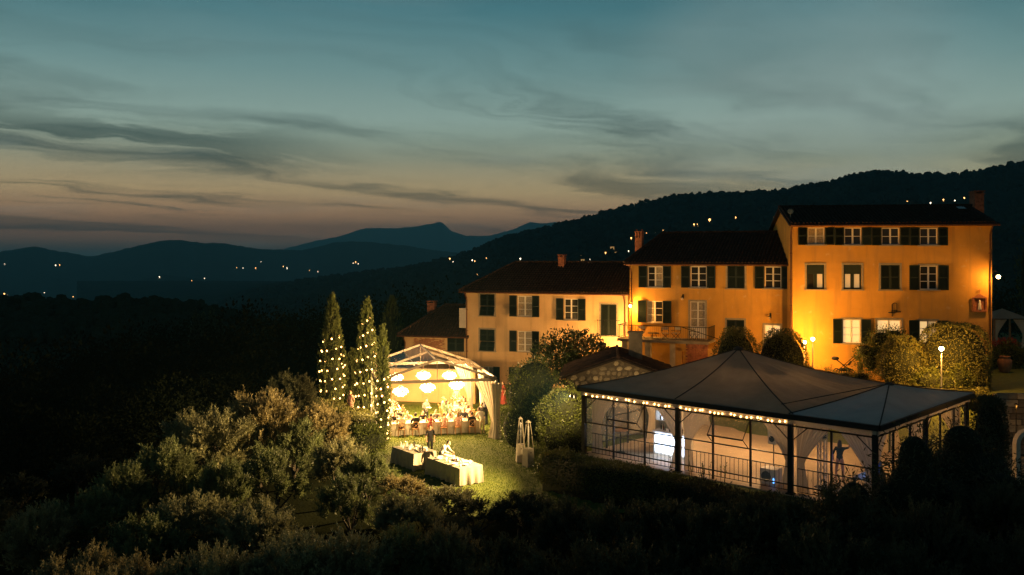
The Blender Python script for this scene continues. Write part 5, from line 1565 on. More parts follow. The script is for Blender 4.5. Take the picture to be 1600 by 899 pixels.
def dome(rx, ry, h, lump=.03, shoulder=.45):
    """flat sided mass with a rounded top"""
    def f(n):
        u = rng.random(n)*2*np.pi; s = rng.random(n)*1.35
        r = np.where(s < .8, 1.0, np.sqrt(np.clip(1-((s-.8)/.55)**2, 0, 1)))
        z = np.where(s < .8, s/.8*h*(1-shoulder), h*(1-shoulder)+np.sin(np.clip((s-.8)/.55, 0, 1)*np.pi/2)*h*shoulder)
        lum = 1+lump*np.sin(u*5+z*2)
        p = np.stack([np.cos(u)*rx*r*lum, np.sin(u)*ry*r*lum, z], 1)
        v = unit(np.stack([np.cos(u)*r, np.sin(u)*r, np.where(s < .8, .1, (s-.8)*2)], 1))
        def core(b):
            prof = [(.95, -.3), (.95, h*(1-shoulder))]+[(.95*math.cos(a), h*(1-shoulder)+math.sin(a)*h*shoulder*.95) for a in (.4, .8, 1.2, 1.5)]
            b.lathe(prof, 20, 0, Matrix.Diagonal((rx*.95, ry*.95, 1, 1)))
        return p, v, core
    return f
def box_shape(L, W, H, rough=.05):
    def f(n):
        ax = rng.random(n); aT = L*W; aF = L*H; aS = W*H; tot = aT+2*aF+2*aS; p = np.zeros((n, 3)); v = np.zeros((n, 3))
        x = (rng.random(n)-.5)*L; y = (rng.random(n)-.5)*W; z = rng.random(n)*H
        c = ax*tot
        m = c < aT; p[m] = np.stack([x, y, np.full(n, H)], 1)[m]; v[m] = (0, 0, 1)
        m = (c >= aT) & (c < aT+2*aF); sg = np.where(rng.random(n) < .5, -1, 1); p[m] = np.stack([x, sg*W/2, z], 1)[m]; v[m] = np.stack([0*x, sg, 0*x], 1)[m]
        m = c >= aT+2*aF; p[m] = np.stack([sg*L/2, y, z], 1)[m]; v[m] = np.stack([sg, 0*x, 0*x], 1)[m]
        p[:, 2] += .06*np.sin(p[:, 0]*1.7)+.04*np.sin(p[:, 0]*4+p[:, 1]*3)
        return p, v, lambda b: b.bevbox(-L/2+.06, L/2-.06, -W/2+.06, W/2-.06, -.4, H-.07, .08)
    return f
def cluster(blobs, k=.82):
    """several overlapping masses: (x,y,z,rx,ry,rz)"""
    def f(n):
        P_ = []; V_ = []; ar = np.array([b[3]*b[5] for b in blobs]); ar = ar/ar.sum()
        for b, a in zip(blobs, ar):
            m = int(n*a); v = unit(rng.normal(size=(m, 3))); rr = 1+.10*np.sin(v[:, :1]*6+b[0])+.10*np.sin(v[:, 2:]*7+b[1])
            P_.append(v*np.array(b[3:6])*rr*rng.uniform(.82, 1.05, (m, 1))+np.array(b[:3])); V_.append(v)
        def core(bb):
            for b in blobs: bb.ell(b[:3], (b[3]*k, b[4]*k, b[5]*k), 14, 9)
        return np.concatenate(P_), np.concatenate(V_), core
    return f
def topiary(x0, x1, ytop, D, zg, label, seed, n=5200, shape='ball', h=None):
    c = P((x0+x1)/2, ytop, D); r = (x1-x0)/2/F*D; h = c.z-zg
    sh = ball(r, r, h/1.82) if shape == 'ball' else dome(r, r*.9, h)
    return blob_hedge('topiary', label, 'topiary', (c.x, c.y, zg), sh, n, 'box_leaf', .11, .055, seed=seed, jit=.06)
topiary(1117, 1183, 515, 53.5, 2.9, 'clipped dark topiary ball below the shuttered ground floor window', 301)
topiary(1185, 1258, 517, 54.5, 3.0, 'clipped topiary ball lit gold beside the front door', 302)
topiary(1374, 1441, 527, 53.0, 3.15, 'clipped dark topiary ball in front of the climbing shrub', 303)
topiary(1441, 1541, 508, 53.2, 3.15, 'big domed hedge lit by the garden lamp post', 304, 13000, 'dome')
def at3(x, y, D): q = P(x, y, D); return (q.x, q.y)
# loose shrub against the tall house
blob_hedge('climbing_shrub', 'loose climbing shrub before the front door of the tall house', 'shrub', (*at3(1383, 560, 58.2), 3.15),
           cluster([(-.9, 0, 1.1, .8, .7, .9), (0, 0, 1.6, 1.0, .8, 1.2), (.9, 0, 1.3, .9, .7, 1.2), (-.3, 0, 2.4, .8, .6, .7), (.6, 0, 2.6, .7, .6, .6), (-1.35, -.1, 1.7, .5, .5, .5)], .7), 6500, 'laurel_leaf', .15, .06, seed=310, jit=.14)
# low hedges in front of the tall house
def long_hedge(name, label, a, b, zg, W, H, n, seed, leaf='box_leaf', L=.10, Wd=.05):
    a = Vector((*a, 0)); b = Vector((*b, 0)); m = (a+b)/2; d = b-a
    return blob_hedge(name, label, 'hedge', (m.x, m.y, zg), box_shape(d.length, W, H), n, leaf, L, Wd, seed=seed, rz=math.atan2(d.y, d.x), jit=.06)
long_hedge('low_hedge', 'low clipped hedge edging the terrace below the tall house', at3(1270, 590, 55.5), at3(1540, 600, 49.5), 2.75, 1.3, .72, 9000, 320)
blob_hedge('lavender_bush', 'low golden bushes at the foot of the lamp post', 'bush', (*at3(1300, 575, 56.4), 3.05), cluster([(-1.3, 0, .3, .6, .5, .5), (-.3, .1, .35, .7, .5, .5), (.8, 0, .3, .7, .5, .45), (1.8, 0, .3, .7, .5, .4)], .7), 3200, 'box_leaf', .13, .04, seed=321, jit=.1)
blob_hedge('gold_bush', 'small golden bush beside the lit topiary ball', 'bush', (*at3(1252, 560, 55.6), 3.1), cluster([(0, 0, .6, .7, .6, .8), (.35, -.1, .3, .6, .5, .6)], .7), 2400, 'box_leaf', .13, .05, seed=322, jit=.1)
blob_hedge('garden_bush', 'bright leafy bush at the foot of the domed hedge', 'bush', (*at3(1452, 575, 51.5), 3.1), cluster([(0, 0, .6, .9, .6, .8), (.9, -.1, .5, .8, .5, .7), (1.7, 0, .7, .7, .5, .9)], .7), 4200, 'laurel_leaf', .12, .055, seed=323, jit=.1)
# laurel screen between lawn and pavilion
blob_hedge('laurel_hedge', 'tall dark laurel screen rising beside the patio heaters', 'hedge', (*at3(832, 640, 51), 0.2), cluster([(-.9, 0, 1.0, .9, .9, 1.3), (-.1, .2, 1.9, 1.1, 1.0, 1.7), (.1, .3, 3.6, 1.3, 1.0, 1.3), (.7, .2, 1.2, 1.0, .9, 1.4), (-.6, .2, 2.8, .9, .8, 1.2)], .86), 11000, 'laurel_leaf', .13, .055, seed=330, jit=.1)
blob_hedge('laurel_hedge', 'floodlit yellow green laurel bush against the pavilion corner', 'hedge', (*at3(884, 700, 46.8), 0.4), cluster([(-.4, 0, 1.2, .9, .8, 1.4), (.45, .1, 1.3, .9, .8, 1.5), (.0, .2, 2.6, 1.1, .9, 1.1), (.8, .3, 2.3, .8, .7, 1.0), (-.7, .3, 2.2, .8, .8, 1.0)], .84), 12000, 'laurel_leaf', .13, .055, seed=331, jit=.1)
blob_hedge('laurel_hedge', 'low laurel foot between the heaters and the pavilion railing', 'hedge', (*at3(872, 722, 44.5), 0.1), cluster([(-.5, 0, .4, .7, .5, .6), (.3, .1, .5, .7, .5, .7)], .8), 2600, 'laurel_leaf', .12, .05, seed=332, jit=.1)
# clipped hedge along the pavilion front
a = P1+PU*(-.9)+PV*(-1.5); b = P1+PU*6.2+PV*(-1.5)
long_hedge('box_hedge', 'long clipped dark hedge below the pavilion railing', (a.x, a.y), (b.x, b.y), .35, 1.25, 1.35, 14000, 340)
a = P1+PU*6.4+PV*(-1.3); b = P1+PU*13.5+PV*(-1.2)
long_hedge('box_hedge', 'rough dark hedge below the narrow pavilion bay', (a.x, a.y), (b.x, b.y), .3, 1.2, 1.2, 9000, 341, 'olive_in_shade', .16, .05)
# flowering stems rising from the hedge in front of the glazing
def stems(label, x, y, z, n, seed):
    global rng
    rng = np.random.default_rng(seed); random.seed(seed)
    t = thing('tall_weed', label, 'plant', pav(x, y, z)); b = MB(); C = []; Dd = []
    for k in range(n):
        o = Vector((random.uniform(-.5, .5), random.uniform(-.15, .15), 0)); e = o+Vector((random.uniform(-.12, .12), random.uniform(-.1, .1), random.uniform(.5, .95)))
        b.tube([o, e], [.01, .005], 4)
        for j in range(16): C.append(list(o.lerp(e, .35+.65*j/16))); Dd.append([random.uniform(-1, 1), random.uniform(-1, 1), .8])
    b.build('stem', 'laurel_core', t); inst(quads('foliage', leafquads(np.array(C), np.array(Dd), .09, .03), 'laurel_leaf'), 'foliage', t)
stems('cluster of tall weeds growing before the dance floor glazing', 7.4, -.75, .0, 9, 350)
stems('thin tall weeds growing by the middle pavilion post', 5.9, -.75, .0, 5, 351)
# hedge round the cypress feet
long_hedge('box_hedge', 'clipped hedge round the feet of the bulb wound cypresses', at3(497, 640, 60.5), at3(592, 668, 53.2), .0, 1.6, 1.25, 9000, 342)
blob_hedge('dark_bush', 'round dark bush in front of the cypress hedge', 'bush', (*at3(572, 690, 50.4), -.1), ball(1.15, 1.0, .85), 4200, 'laurel_leaf', .11, .05, seed=343, jit=.07)
blob_hedge('dark_bush', 'low dark bush behind the hedge side of the marquee', 'bush', (*at3(792, 660, 58), 0), ball(1.0, .8, .6), 2400, 'laurel_leaf', .11, .05, seed=344, jit=.07)
# magnolia
def magnolia():
    global rng
    rng = np.random.default_rng(400); random.seed(400)
    c = P(893, 516, 63); zg = 0; H = c.z
    t = thing('magnolia_tree', 'dark glossy broadleaf tree in front of the cream farmhouse', 'tree', (c.x, c.y, zg))
    b = MB(); b.tube([(0, 0, -.3), (.05, 0, 1.4), (0, .1, 2.4)], [.2, .16, .12], 8)
    for k in range(7):
        a = k*.9; b.tube([(0, .05, 2.0+.1*k), (math.cos(a)*1.0, math.sin(a)*.8, 3.2+.15*k), (math.cos(a)*1.9, math.sin(a)*1.3, 4.1+.2*k)], [.08, .05, .02], 6)
    b.build('trunk', 'bark', t)
    C = []; Dd = []
    for k in range(560):
        v = unit(rng.normal(size=(1, 3)))[0]; r = rng.random()**.35
        cc = np.array([v[0]*2.95*r, v[1]*2.2*r, 3.8+v[2]*2.0*r]); m = 16
        d = unit(rng.normal(size=(m, 3))*.8+v[None]*.7+np.array([0, 0, .35])); C.append(cc+rng.normal(size=(m, 3))*.13); Dd.append(d)
    inst(quads('crown', leafquads(np.concatenate(C), np.concatenate(Dd), .24, .10), 'magnolia_leaf'), 'crown', t)
magnolia()
# terrace planting beside the tall house
blob_hedge('flowering_bush', 'bush with reddish blooms beside the end of the tall house', 'bush', (*at3(1562, 550, 62.5), 3.15), cluster([(-.4, 0, .6, .8, .6, .8), (.7, .1, .9, .9, .6, .9), (1.4, 0, .7, .7, .6, .8)], .7), 3600, 'laurel_leaf', .15, .07, seed=410, jit=.12)
blob_hedge('flowering_bush', 'mound of red flowers above the terracotta jar', 'bush', (*at3(1572, 530, 63.4), 4.2), cluster([(0, 0, .5, .9, .6, .4)], .6), 1300, 'red_flower', .10, .07, seed=411, jit=.1)
def jar():
    q = P(1570, 560, 60.3); o = thing('terracotta_jar', 'big terracotta oil jar beside the tall house corner', 'jar', (q.x, q.y, 3.15))
    MB().lathe([(.26, 0), (.30, .05), (.42, .4), (.46, .65), (.40, .88), (.30, 1.0), (.36, 1.06), (.36, 1.1), (.28, 1.1), (.26, .9)], 18).build('body', 'terracotta', o, True)
    MB().tube([(.40, 0, .86), (.50, 0, .8), (.46, 0, .66)], .03, 6).build('handle', 'terracotta', o); MB().tube([(-.40, 0, .86), (-.50, 0, .8), (-.46, 0, .66)], .03, 6).build('handle', 'terracotta', o)
jar()
# tall dark hedge at the end of the pavilion
blob_hedge('yew_hedge', 'tall black clipped hedge between the pavilion and the stone steps', 'hedge', (*at3(1546, 700, 36.3), .6), dome(.52, .8, 4.6, .03, .3), 6500, 'olive_in_shade', .11, .05, seed=420, jit=.06)

# shrubs with shade put into their leaf colour, in front of the pavilion's narrow bay
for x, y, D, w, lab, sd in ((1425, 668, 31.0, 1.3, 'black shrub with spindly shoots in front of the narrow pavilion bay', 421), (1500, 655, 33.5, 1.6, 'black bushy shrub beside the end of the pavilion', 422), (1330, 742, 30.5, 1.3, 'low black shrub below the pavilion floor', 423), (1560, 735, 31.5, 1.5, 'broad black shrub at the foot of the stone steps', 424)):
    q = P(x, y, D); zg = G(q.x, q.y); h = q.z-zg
    blob_hedge('dark_shrub', lab, 'shrub', (q.x, q.y, zg), cluster([(0, 0, h*.4, w, w, h*.45), (-w*.6, 0, h*.3, w*.8, w*.8, h*.35), (w*.6, .1, h*.35, w*.8, w*.8, h*.4), (.1, 0, h*.72, w*.6, w*.6, h*.3)], .7), 4200, 'olive_in_shade', .2, .05, seed=sd, jit=.26)

# ---- woods dropping away; the scrub leaves are coloured for the dark
def leafy_wood(name, n, where, r0, r1, leaf, per, label, seed):
    global rng
    rng = np.random.default_rng(seed); random.seed(seed); C = []; Dd = []; Ls = []
    for _ in range(n):
        p = where(); r = random.uniform(r0, r1)
        for q in range(5):
            c = np.array([p.x, p.y, p.z+r*.8])+rng.normal(size=3)*r*np.array([.38, .38, .32]); m = per//5
            v = unit(rng.normal(size=(m, 3))); C.append(c+v*r*.5*rng.uniform(.7, 1.1, (m, 1))); Dd.append(v+rng.normal(size=(m, 3))*.6+np.array([0, 0, .4])); Ls.append(np.full(m, r*.11))
    C = np.concatenate(C); Ls = np.concatenate(Ls)
    o = inst(quads(name, leafquads(C, np.concatenate(Dd), Ls, Ls*.55), leaf), name); o['kind'] = 'stuff'; o['label'] = label
def slope_trees():
    def w():
        while True:
            x = random.uniform(-150, -14); y = random.uniform(66, 230)
            if x/y < -.75 or poly_dist(x, y) < 9: continue
            return Vector((x, y, G(x, y)-.5))
    leafy_wood('forest', 900, w, 2.2, 4.4, 'scrub_in_shade', 280, 'black wood on the slope below the olive grove', 501)
    def w2(): x = random.uniform(-30, 70); y = random.uniform(96, 230); return Vector((x, y, G(x, y)-1))
    leafy_wood('forest', 320, w2, 2.5, 5, 'far_wood', 300, 'black wood on the hillside behind the houses', 502)
slope_trees()
def slope_scrub():
    def w():
        while True:
            x = random.uniform(-48, -15); y = random.uniform(36, 78)
            if poly_dist(x, y) < 7 or x/y > -.3: continue
            if x > -22 and y < 46: continue
            return Vector((x, y, G(x, y)-.4))
    leafy_wood('undergrowth', 260, w, 1.3, 2.4, 'scrub_in_shade', 420, 'dark scrub on the slope beside the olive grove', 503)
slope_scrub()

# ---- blades of grass over the lawn
def grass():
    global rng
    rng = np.random.default_rng(9); n = 70000
    x = rng.uniform(-10, 4.5, n); y = rng.uniform(39.5, 66, n)
    keep = np.array([poly_dist(a, b) < .3 for a, b in zip(x, y)]); x, y = x[keep], y[keep]
    z = np.array([G(a, b) for a, b in zip(x, y)])
    C = np.stack([x, y, z-.01], 1); d = rng.normal(size=C.shape)*.35+np.array([0, 0, 1])
    me = quads('grass', leafquads(C, d, rng.uniform(.05, .11, len(C)), .022), 'grass_blade')
    o = inst(me, 'grass'); o['kind'] = 'stuff'; o['label'] = 'short grass of the floodlit lawn'
grass()

# ------------------------------------------------------------------ people
def body_mesh(pose, fem=False):
    """one continuous figure grown over a skeleton; facing +y; slots: skin, top, bottom, shoe, eye"""
    V = {}; E = []; RAD = {}; SEG = []
    k = .93 if fem else 1.0
    sh = .155 if fem else .185
    def v(n, p, r): V[n] = Vector(p); RAD[n] = r if isinstance(r, tuple) else (r, r)
    def e(a, b, m): E.append((a, b)); SEG.append((a, b, m))
    J = POSES[pose]
    wr = .105 if fem else .125
    v('pelvis', J['pelvis'], (.15, .115)); v('waist', J['waist'], (wr, .10)); v('chest', J['chest'], (.15 if fem else .165, .115)); v('nb', J['nb'], (.075, .07)); v('neck', J['neck'], .052)
    e('pelvis', 'waist', 1); e('waist', 'chest', 1); e('chest', 'nb', 1); e('nb', 'neck', 0)
    for s, S in ((-1, 'L'), (1, 'R')):
        sho, el, wrx, hd = J['arm'+S]
        v('s'+S, (s*sh, sho[1], sho[2]), .066 if fem else .075); v('e'+S, el, .042 if fem else .05); v('w'+S, wrx, .030 if fem else .034); v('h'+S, hd, .036)
        e('chest', 's'+S, 1); e('s'+S, 'e'+S, 1); e('e'+S, 'w'+S, 5 if fem else 1); e('w'+S, 'h'+S, 0)
        hip, kn, an, to = J['leg'+S]
        v('hp'+S, hip, .095); v('k'+S, kn, .065); v('a'+S, an, .045); v('t'+S, to, .038)
        e('pelvis', 'hp'+S, 2); e('hp'+S, 'k'+S, 2); e('k'+S, 'a'+S, 2); e('a'+S, 't'+S, 3)
    names = list(V); me = bpy.data.meshes.new('skeleton'); me.from_pydata([V[n] for n in names], [(names.index(a), names.index(b)) for a, b in E], [])
    o = bpy.data.objects.new('skeleton', me); COL.objects.link(o)
    md = o.modifiers.new('skin', 'SKIN'); sd = o.modifiers.new('sub', 'SUBSURF'); sd.levels = 1; sd.render_levels = 1
    sv = me.skin_vertices[0].data
    for i, n in enumerate(names): sv[i].radius = RAD[n]; sv[i].use_root = (n == 'pelvis')
    dg = bpy.context.evaluated_depsgraph_get(); ev = bpy.data.meshes.new_from_object(o.evaluated_get(dg))
    b = MB(); b.v = [tuple(q.co) for q in ev.vertices]
    for p in ev.polygons:
        c = p.center; best = (9, 1)
        for a, d, m in SEG:
            A, B = V[a], V[d]; t = max(0, min(1, (c-A).dot(B-A)/max(1e-6, (B-A).length_squared))); dist = (c-A.lerp(B, t)).length-.4*(RAD[a][0]*(1-t)+RAD[d][0]*t)
            if dist < best[0]: best = (dist, m)
        m = best[1]
        b.f.append(tuple(p.vertices)); b.m.append(0 if m == 5 else m)
    bpy.data.objects.remove(o); bpy.data.meshes.remove(ev)
    # head with face
    n = V['neck']; up = (n-V['nb']).normalized(); H = n+up*.10+Vector((0, .02, .0))
    b.ell(H, (.073, .092, .115), 12, 9, 0); b.ell(H+Vector((0, .05, -.055)), (.05, .05, .055), 8, 6, 0)
    b.add([H+Vector((0, .09, .02)), H+Vector((-.016, .088, -.025)), H+Vector((.016, .088, -.025)), H+Vector((0, .115, -.022))], [(0, 1, 3), (0, 3, 2), (1, 2, 3)], 0)
    for s in (-1, 1):
        b.ell(H+Vector((s*.03, .082, .008)), (.012, .008, .008), 6, 4, 4); b.ell(H+Vector((s*.074, .0, -.005)), (.012, .02, .03), 6, 4, 0)
    b.ell(H+Vector((0, .088, -.052)), (.024, .008, .007), 6, 4, 4)
    # five fingers on each hand
    for S, s in (('L', -1), ('R', 1)):
        w, h = V['w'+S], V['h'+S]; d = (h-w).normalized(); side = d.cross(Vector((0, 0, 1)))
        side = Vector((1, 0, 0)) if side.length < .2 else side.normalized()
        nrm = side.cross(d)
        for i, L in enumerate((.062, .072, .068, .052)):
            r0 = h+side*(i-1.5)*.018+d*.015
            b.tube([r0, r0+d*L*.55, r0+d*L*.95-nrm*L*.35], [.0095, .0085, .006], 5, 0)
        r0 = w.lerp(h, .5)+side*s*.028; b.tube([r0, r0+side*s*.03+d*.03, r0+side*s*.035+d*.06], [.011, .010, .007], 5, 0)
    me = b.mesh('body', ['skin', 'black_cloth', 'black_cloth', 'rubber', 'eye_dark'], True)
    return me, H
def mirror(p): return (-p[0], p[1], p[2])
def pose(pelvis, waist, chest, nb, neck, armR, legR, armL=None, legL=None):
    return dict(pelvis=pelvis, waist=waist, chest=chest, nb=nb, neck=neck, armR=armR, armL=armL or [mirror(p) for p in armR], legR=legR, legL=legL or [mirror(p) for p in legR])
POSES = {
 'sit': pose((0, 0, .56), (0, 0, .73), (0, .03, .95), (0, .035, 1.09), (0, .05, 1.16), [(.18, .03, 1.04), (.25, .14, .80), (.17, .38, .81), (.14, .46, .82)], [(.09, .02, .55), (.11, .45, .53), (.11, .43, .09), (.12, .57, .04)]),
 'lean': pose((0, 0, .56), (.02, .06, .73), (.05, .14, .93), (.06, .19, 1.06), (.06, .24, 1.12), [(.18, .17, 1.01), (.31, .26, .80), (.24, .48, .81), (.19, .54, .82)], [(.09, .02, .55), (.12, .45, .53), (.12, .40, .09), (.13, .54, .04)],
              [(-.18, .16, 1.02), (-.26, .28, .84), (-.10, .44, .82), (-.03, .5, .82)]),
 'stand': pose((0, 0, .95), (0, .01, 1.10), (0, .02, 1.31), (0, .0, 1.45), (0, .015, 1.52), [(.18, 0, 1.41), (.25, -.03, 1.13), (.24, .08, .89), (.235, .11, .81)], [(.09, 0, .92), (.11, .02, .50), (.11, -.03, .09), (.13, .11, .04)]),
 'hold': pose((0, 0, .95), (0, -.01, 1.10), (0, .0, 1.31), (0, .0, 1.45), (0, .03, 1.52), [(.18, 0, 1.41), (.26, .03, 1.15), (.12, .28, 1.16), (.07, .35, 1.17)], [(.09, 0, .92), (.12, .02, .50), (.13, -.03, .09), (.15, .11, .04)]),
 'walk': pose((0, 0, .94), (0, .02, 1.09), (0, .05, 1.30), (0, .05, 1.44), (0, .08, 1.51), [(.18, .04, 1.40), (.24, .12, 1.14), (.22, .32, .98), (.21, .38, .93)], [(.09, 0, .91), (.1, .22, .52), (.1, .12, .11), (.11, .26, .06)],
              [(-.18, .04, 1.40), (-.25, -.12, 1.14), (-.24, -.14, .88), (-.23, -.13, .80)], [(-.09, 0, .91), (-.1, -.02, .49), (-.1, -.32, .14), (-.1, -.22, .05)]),
 'bend': pose((0, 0, .93), (0, .08, 1.07), (0, .2, 1.24), (0, .28, 1.35), (0, .34, 1.40), [(.18, .25, 1.31), (.27, .36, 1.08), (.17, .55, 1.0), (.14, .62, .98)], [(.09, -.02, .90), (.11, .04, .49), (.11, -.03, .09), (.13, .11, .04)]),
 'reach': pose((0, 0, .95), (0, 0, 1.10), (0, .02, 1.31), (0, .02, 1.45), (0, .03, 1.52), [(.18, .02, 1.41), (.34, .12, 1.42), (.40, .26, 1.62), (.42, .31, 1.70)], [(.09, 0, .92), (.13, .02, .50), (.14, -.03, .09), (.16, .11, .04)], [(-.18, .02, 1.41), (-.27, -.02, 1.15), (-.25, .14, .95), (-.24, .19, .88)]),
}
BODY = {}
def get_body(p, fem):
    if (p, fem) not in BODY: BODY[(p, fem)] = body_mesh(p, fem)
    return BODY[(p, fem)]
HAIR = {}
def get_hair(long, m):
    if (long, m) in HAIR: return HAIR[(long, m)]
    b = MB(); vs = []; nu, nv = 14, 8
    b.ell((0, -.018, .022), (.083, .094, .110), 14, 9)
    b.v = [(x, y if z < .03 or y < .05 else y*.97, z) for x, y, z in b.v]
    if long == 1:
        b.ell((0, -.075, -.10), (.085, .045, .19), 12, 8); b.ell((-.055, -.04, -.10), (.04, .05, .15), 8, 6); b.ell((.055, -.04, -.10), (.04, .05, .15), 8, 6)
    elif long == 2:
        b.ell((0, -.115, .045), (.045, .045, .045), 10, 7)
    # leave the face bare: keep what is behind or above it
    me = b.mesh('hair', m, True); HAIR[(long, m)] = me; return me
SKIRT = {}
def get_skirt(m):
    if m not in SKIRT:
        b = MB(); n = 28; vs = []
        for z, r in ((1.05, .125), (.95, .17), (.6, .21), (.1, .29)):
            for i in range(n):
                a = 2*math.pi*i/n; k = r*(1+(.07*math.sin(a*7) if z < .9 else 0)); vs.append((k*math.cos(a), k*.8*math.sin(a)+.01, z))
        b.add(vs, [(j*n+i, j*n+(i+1) % n, (j+1)*n+(i+1) % n, (j+1)*n+i) for j in range(3) for i in range(n)]); SKIRT[m] = b.mesh('skirt', m, True)
    return SKIRT[m]
def person(p, loc, rz, label, top, bottom, hair='hair_dark', fem=False, long=0, skirt=None, group=None, scale=1., rotdown=0):
    me, H = get_body(p, fem); o = inst(me, 'person', None, loc, rz, scale)
    for i, m in enumerate(('skin', top, bottom, 'rubber', 'eye_dark')):
        o.material_slots[i].link = 'OBJECT'; o.material_slots[i].material = M_(m)
    tag(o, label, 'person', group)
    h = inst(get_hair(long, hair), 'hair', o, H+Vector((0, -.012, .012)))
    if skirt: inst(get_skirt(skirt), 'skirt', o)
    return o
random.seed(31)
ORD = ['first', 'second', 'third', 'fourth', 'fifth', 'sixth', 'seventh']
WORD = {'black_cloth': 'black', 'navy_cloth': 'navy', 'grey_cloth': 'grey', 'white_cloth': 'white', 'beige_cloth': 'beige', 'pink_cloth': 'pink', 'red_cloth': 'red', 'green_cloth': 'green'}
HW = {'hair_dark': 'dark', 'hair_brown': 'brown', 'hair_fair': 'fair'}
front_back = [('black_cloth', 0, 'hair_dark'), ('beige_cloth', 0, 'hair_dark'), ('black_cloth', 0, 'hair_dark'), ('red_cloth', 1, 'hair_dark'), ('pink_cloth', 1, 'hair_brown'), ('pink_cloth', 1, 'hair_fair'), ('black_cloth', 0, 'hair_dark')]
def guests():
    for (tb, x, y, a, k, sd) in SEATS:
        if sd == 'B': top, fem, hair = front_back[k]
        else:
            fem = random.random() < .5; top = random.choice(['pink_cloth', 'beige_cloth', 'white_cloth', 'green_cloth', 'pink_cloth'] if fem else ['black_cloth', 'navy_cloth', 'white_cloth', 'grey_cloth', 'white_cloth']); hair = random.choice(['hair_dark', 'hair_brown', 'hair_fair', 'hair_brown'])
        long = (1 if random.random() < .7 else 2) if fem else 0
        where = {'B': 'back to the buffet, %s from the cypress end', 'F': 'facing the buffet, %s from the cypress end', 'O': 'outer side of the %s table, %s from the front', 'I': 'inner side of the %s table, %s from the front'}[sd]
        where = where % (ORD[k] if sd in 'BF' else (tb, ORD[k]))
        lab = 'seated guest in %s, %s' % (WORD[top], where)
        person(random.choice(['sit', 'sit', 'lean']), tent(x, y, .0), TA+R(a)+random.uniform(-.25, .25), lab, top, top if fem else random.choice(['black_cloth', 'navy_cloth', 'grey_cloth']), hair, bool(fem), long, None, 'guests seated in the marquee', random.uniform(.96, 1.04))
guests()
G_ = None
person('hold', tent(-.1, 5.0, .0), TA+R(200), 'waiter in grey shirt and black trousers serving between the marquee tables', 'grey_cloth', 'black_cloth', 'hair_dark', False, 0)
def dish_in_hand():
    q = Vector(tent(-.1, 5.0, 1.19)); d = Vector((math.sin(-(TA+R(200))), math.cos(TA+R(200)), 0))*.42
    o = inst(PLATE, 'plate', None, q+d, 0, 1.3); tag(o, 'white plate carried by the waiter between the marquee tables', 'plate')
dish_in_hand()
def ground_at(x, y): q = PG(x, y, 0); return (q.x, q.y, G(q.x, q.y)-.005)
person('stand', ground_at(753, 672), R(150), 'man in black shirt and trousers standing at the draped marquee post', 'black_cloth', 'black_cloth')
person('stand', ground_at(760, 664), R(70), 'man in dark suit standing close behind the one in black', 'navy_cloth', 'navy_cloth', 'hair_dark')
person('bend', tent(2.95, 1.3, 0), TA+R(20), 'man in pale shirt and beige trousers leaning over the hedge side table end', 'white_cloth', 'beige_cloth', 'hair_brown')
person('stand', tent(2.6, 9.7, 0), TA+R(170), 'guest in beige dress standing at the house end curtains', 'beige_cloth', 'beige_cloth', 'hair_brown', True, 1, 'beige_cloth')
person('stand', ground_at(787, 633), R(120), 'woman in long dark red dress beyond the draped marquee post', 'red_cloth', 'red_cloth', 'hair_brown', True, 1, 'red_cloth')
person('hold', ground_at(798, 632), R(80), 'guest in dark suit talking to the woman in red', 'navy_cloth', 'navy_cloth', 'hair_dark')
person('stand', (*at3(548, 640, 59.5), .3), R(160), 'woman in pink dress beside the bulb wound cypresses', 'pink_cloth', 'pink_cloth', 'hair_fair', True, 1, 'pink_cloth')
person('walk', ground_at(672, 713), R(190), 'waitress in black walking from the marquee towards the buffet', 'black_cloth', 'black_cloth', 'hair_dark', True, 2)
q = B2c-bx*1.75+by*.35
person('bend', (q.x, q.y, G(q.x, q.y)-.005), BA+R(-60), 'waiter in dark waistcoat and white shirt leaning over the buffet', 'white_cloth', 'black_cloth', 'hair_dark')
# in the pavilion
person('reach', pav(11.1, 3.2, .0), PA+R(20), 'dancer in dark dress with one arm raised in the narrow pavilion bay', 'black_cloth', 'skin', 'hair_brown', True, 1)
person('bend', pav(13.0, 2.35, .0), PA+R(185), 'disc jockey in blue shirt leaning over the desk', 'blue_cloth', 'black_cloth', 'hair_dark')
person('stand', pav(3.0, 3.25, .0), PA+R(190), 'barman in white shirt behind the glowing bar', 'white_cloth', 'black_cloth', 'hair_dark')

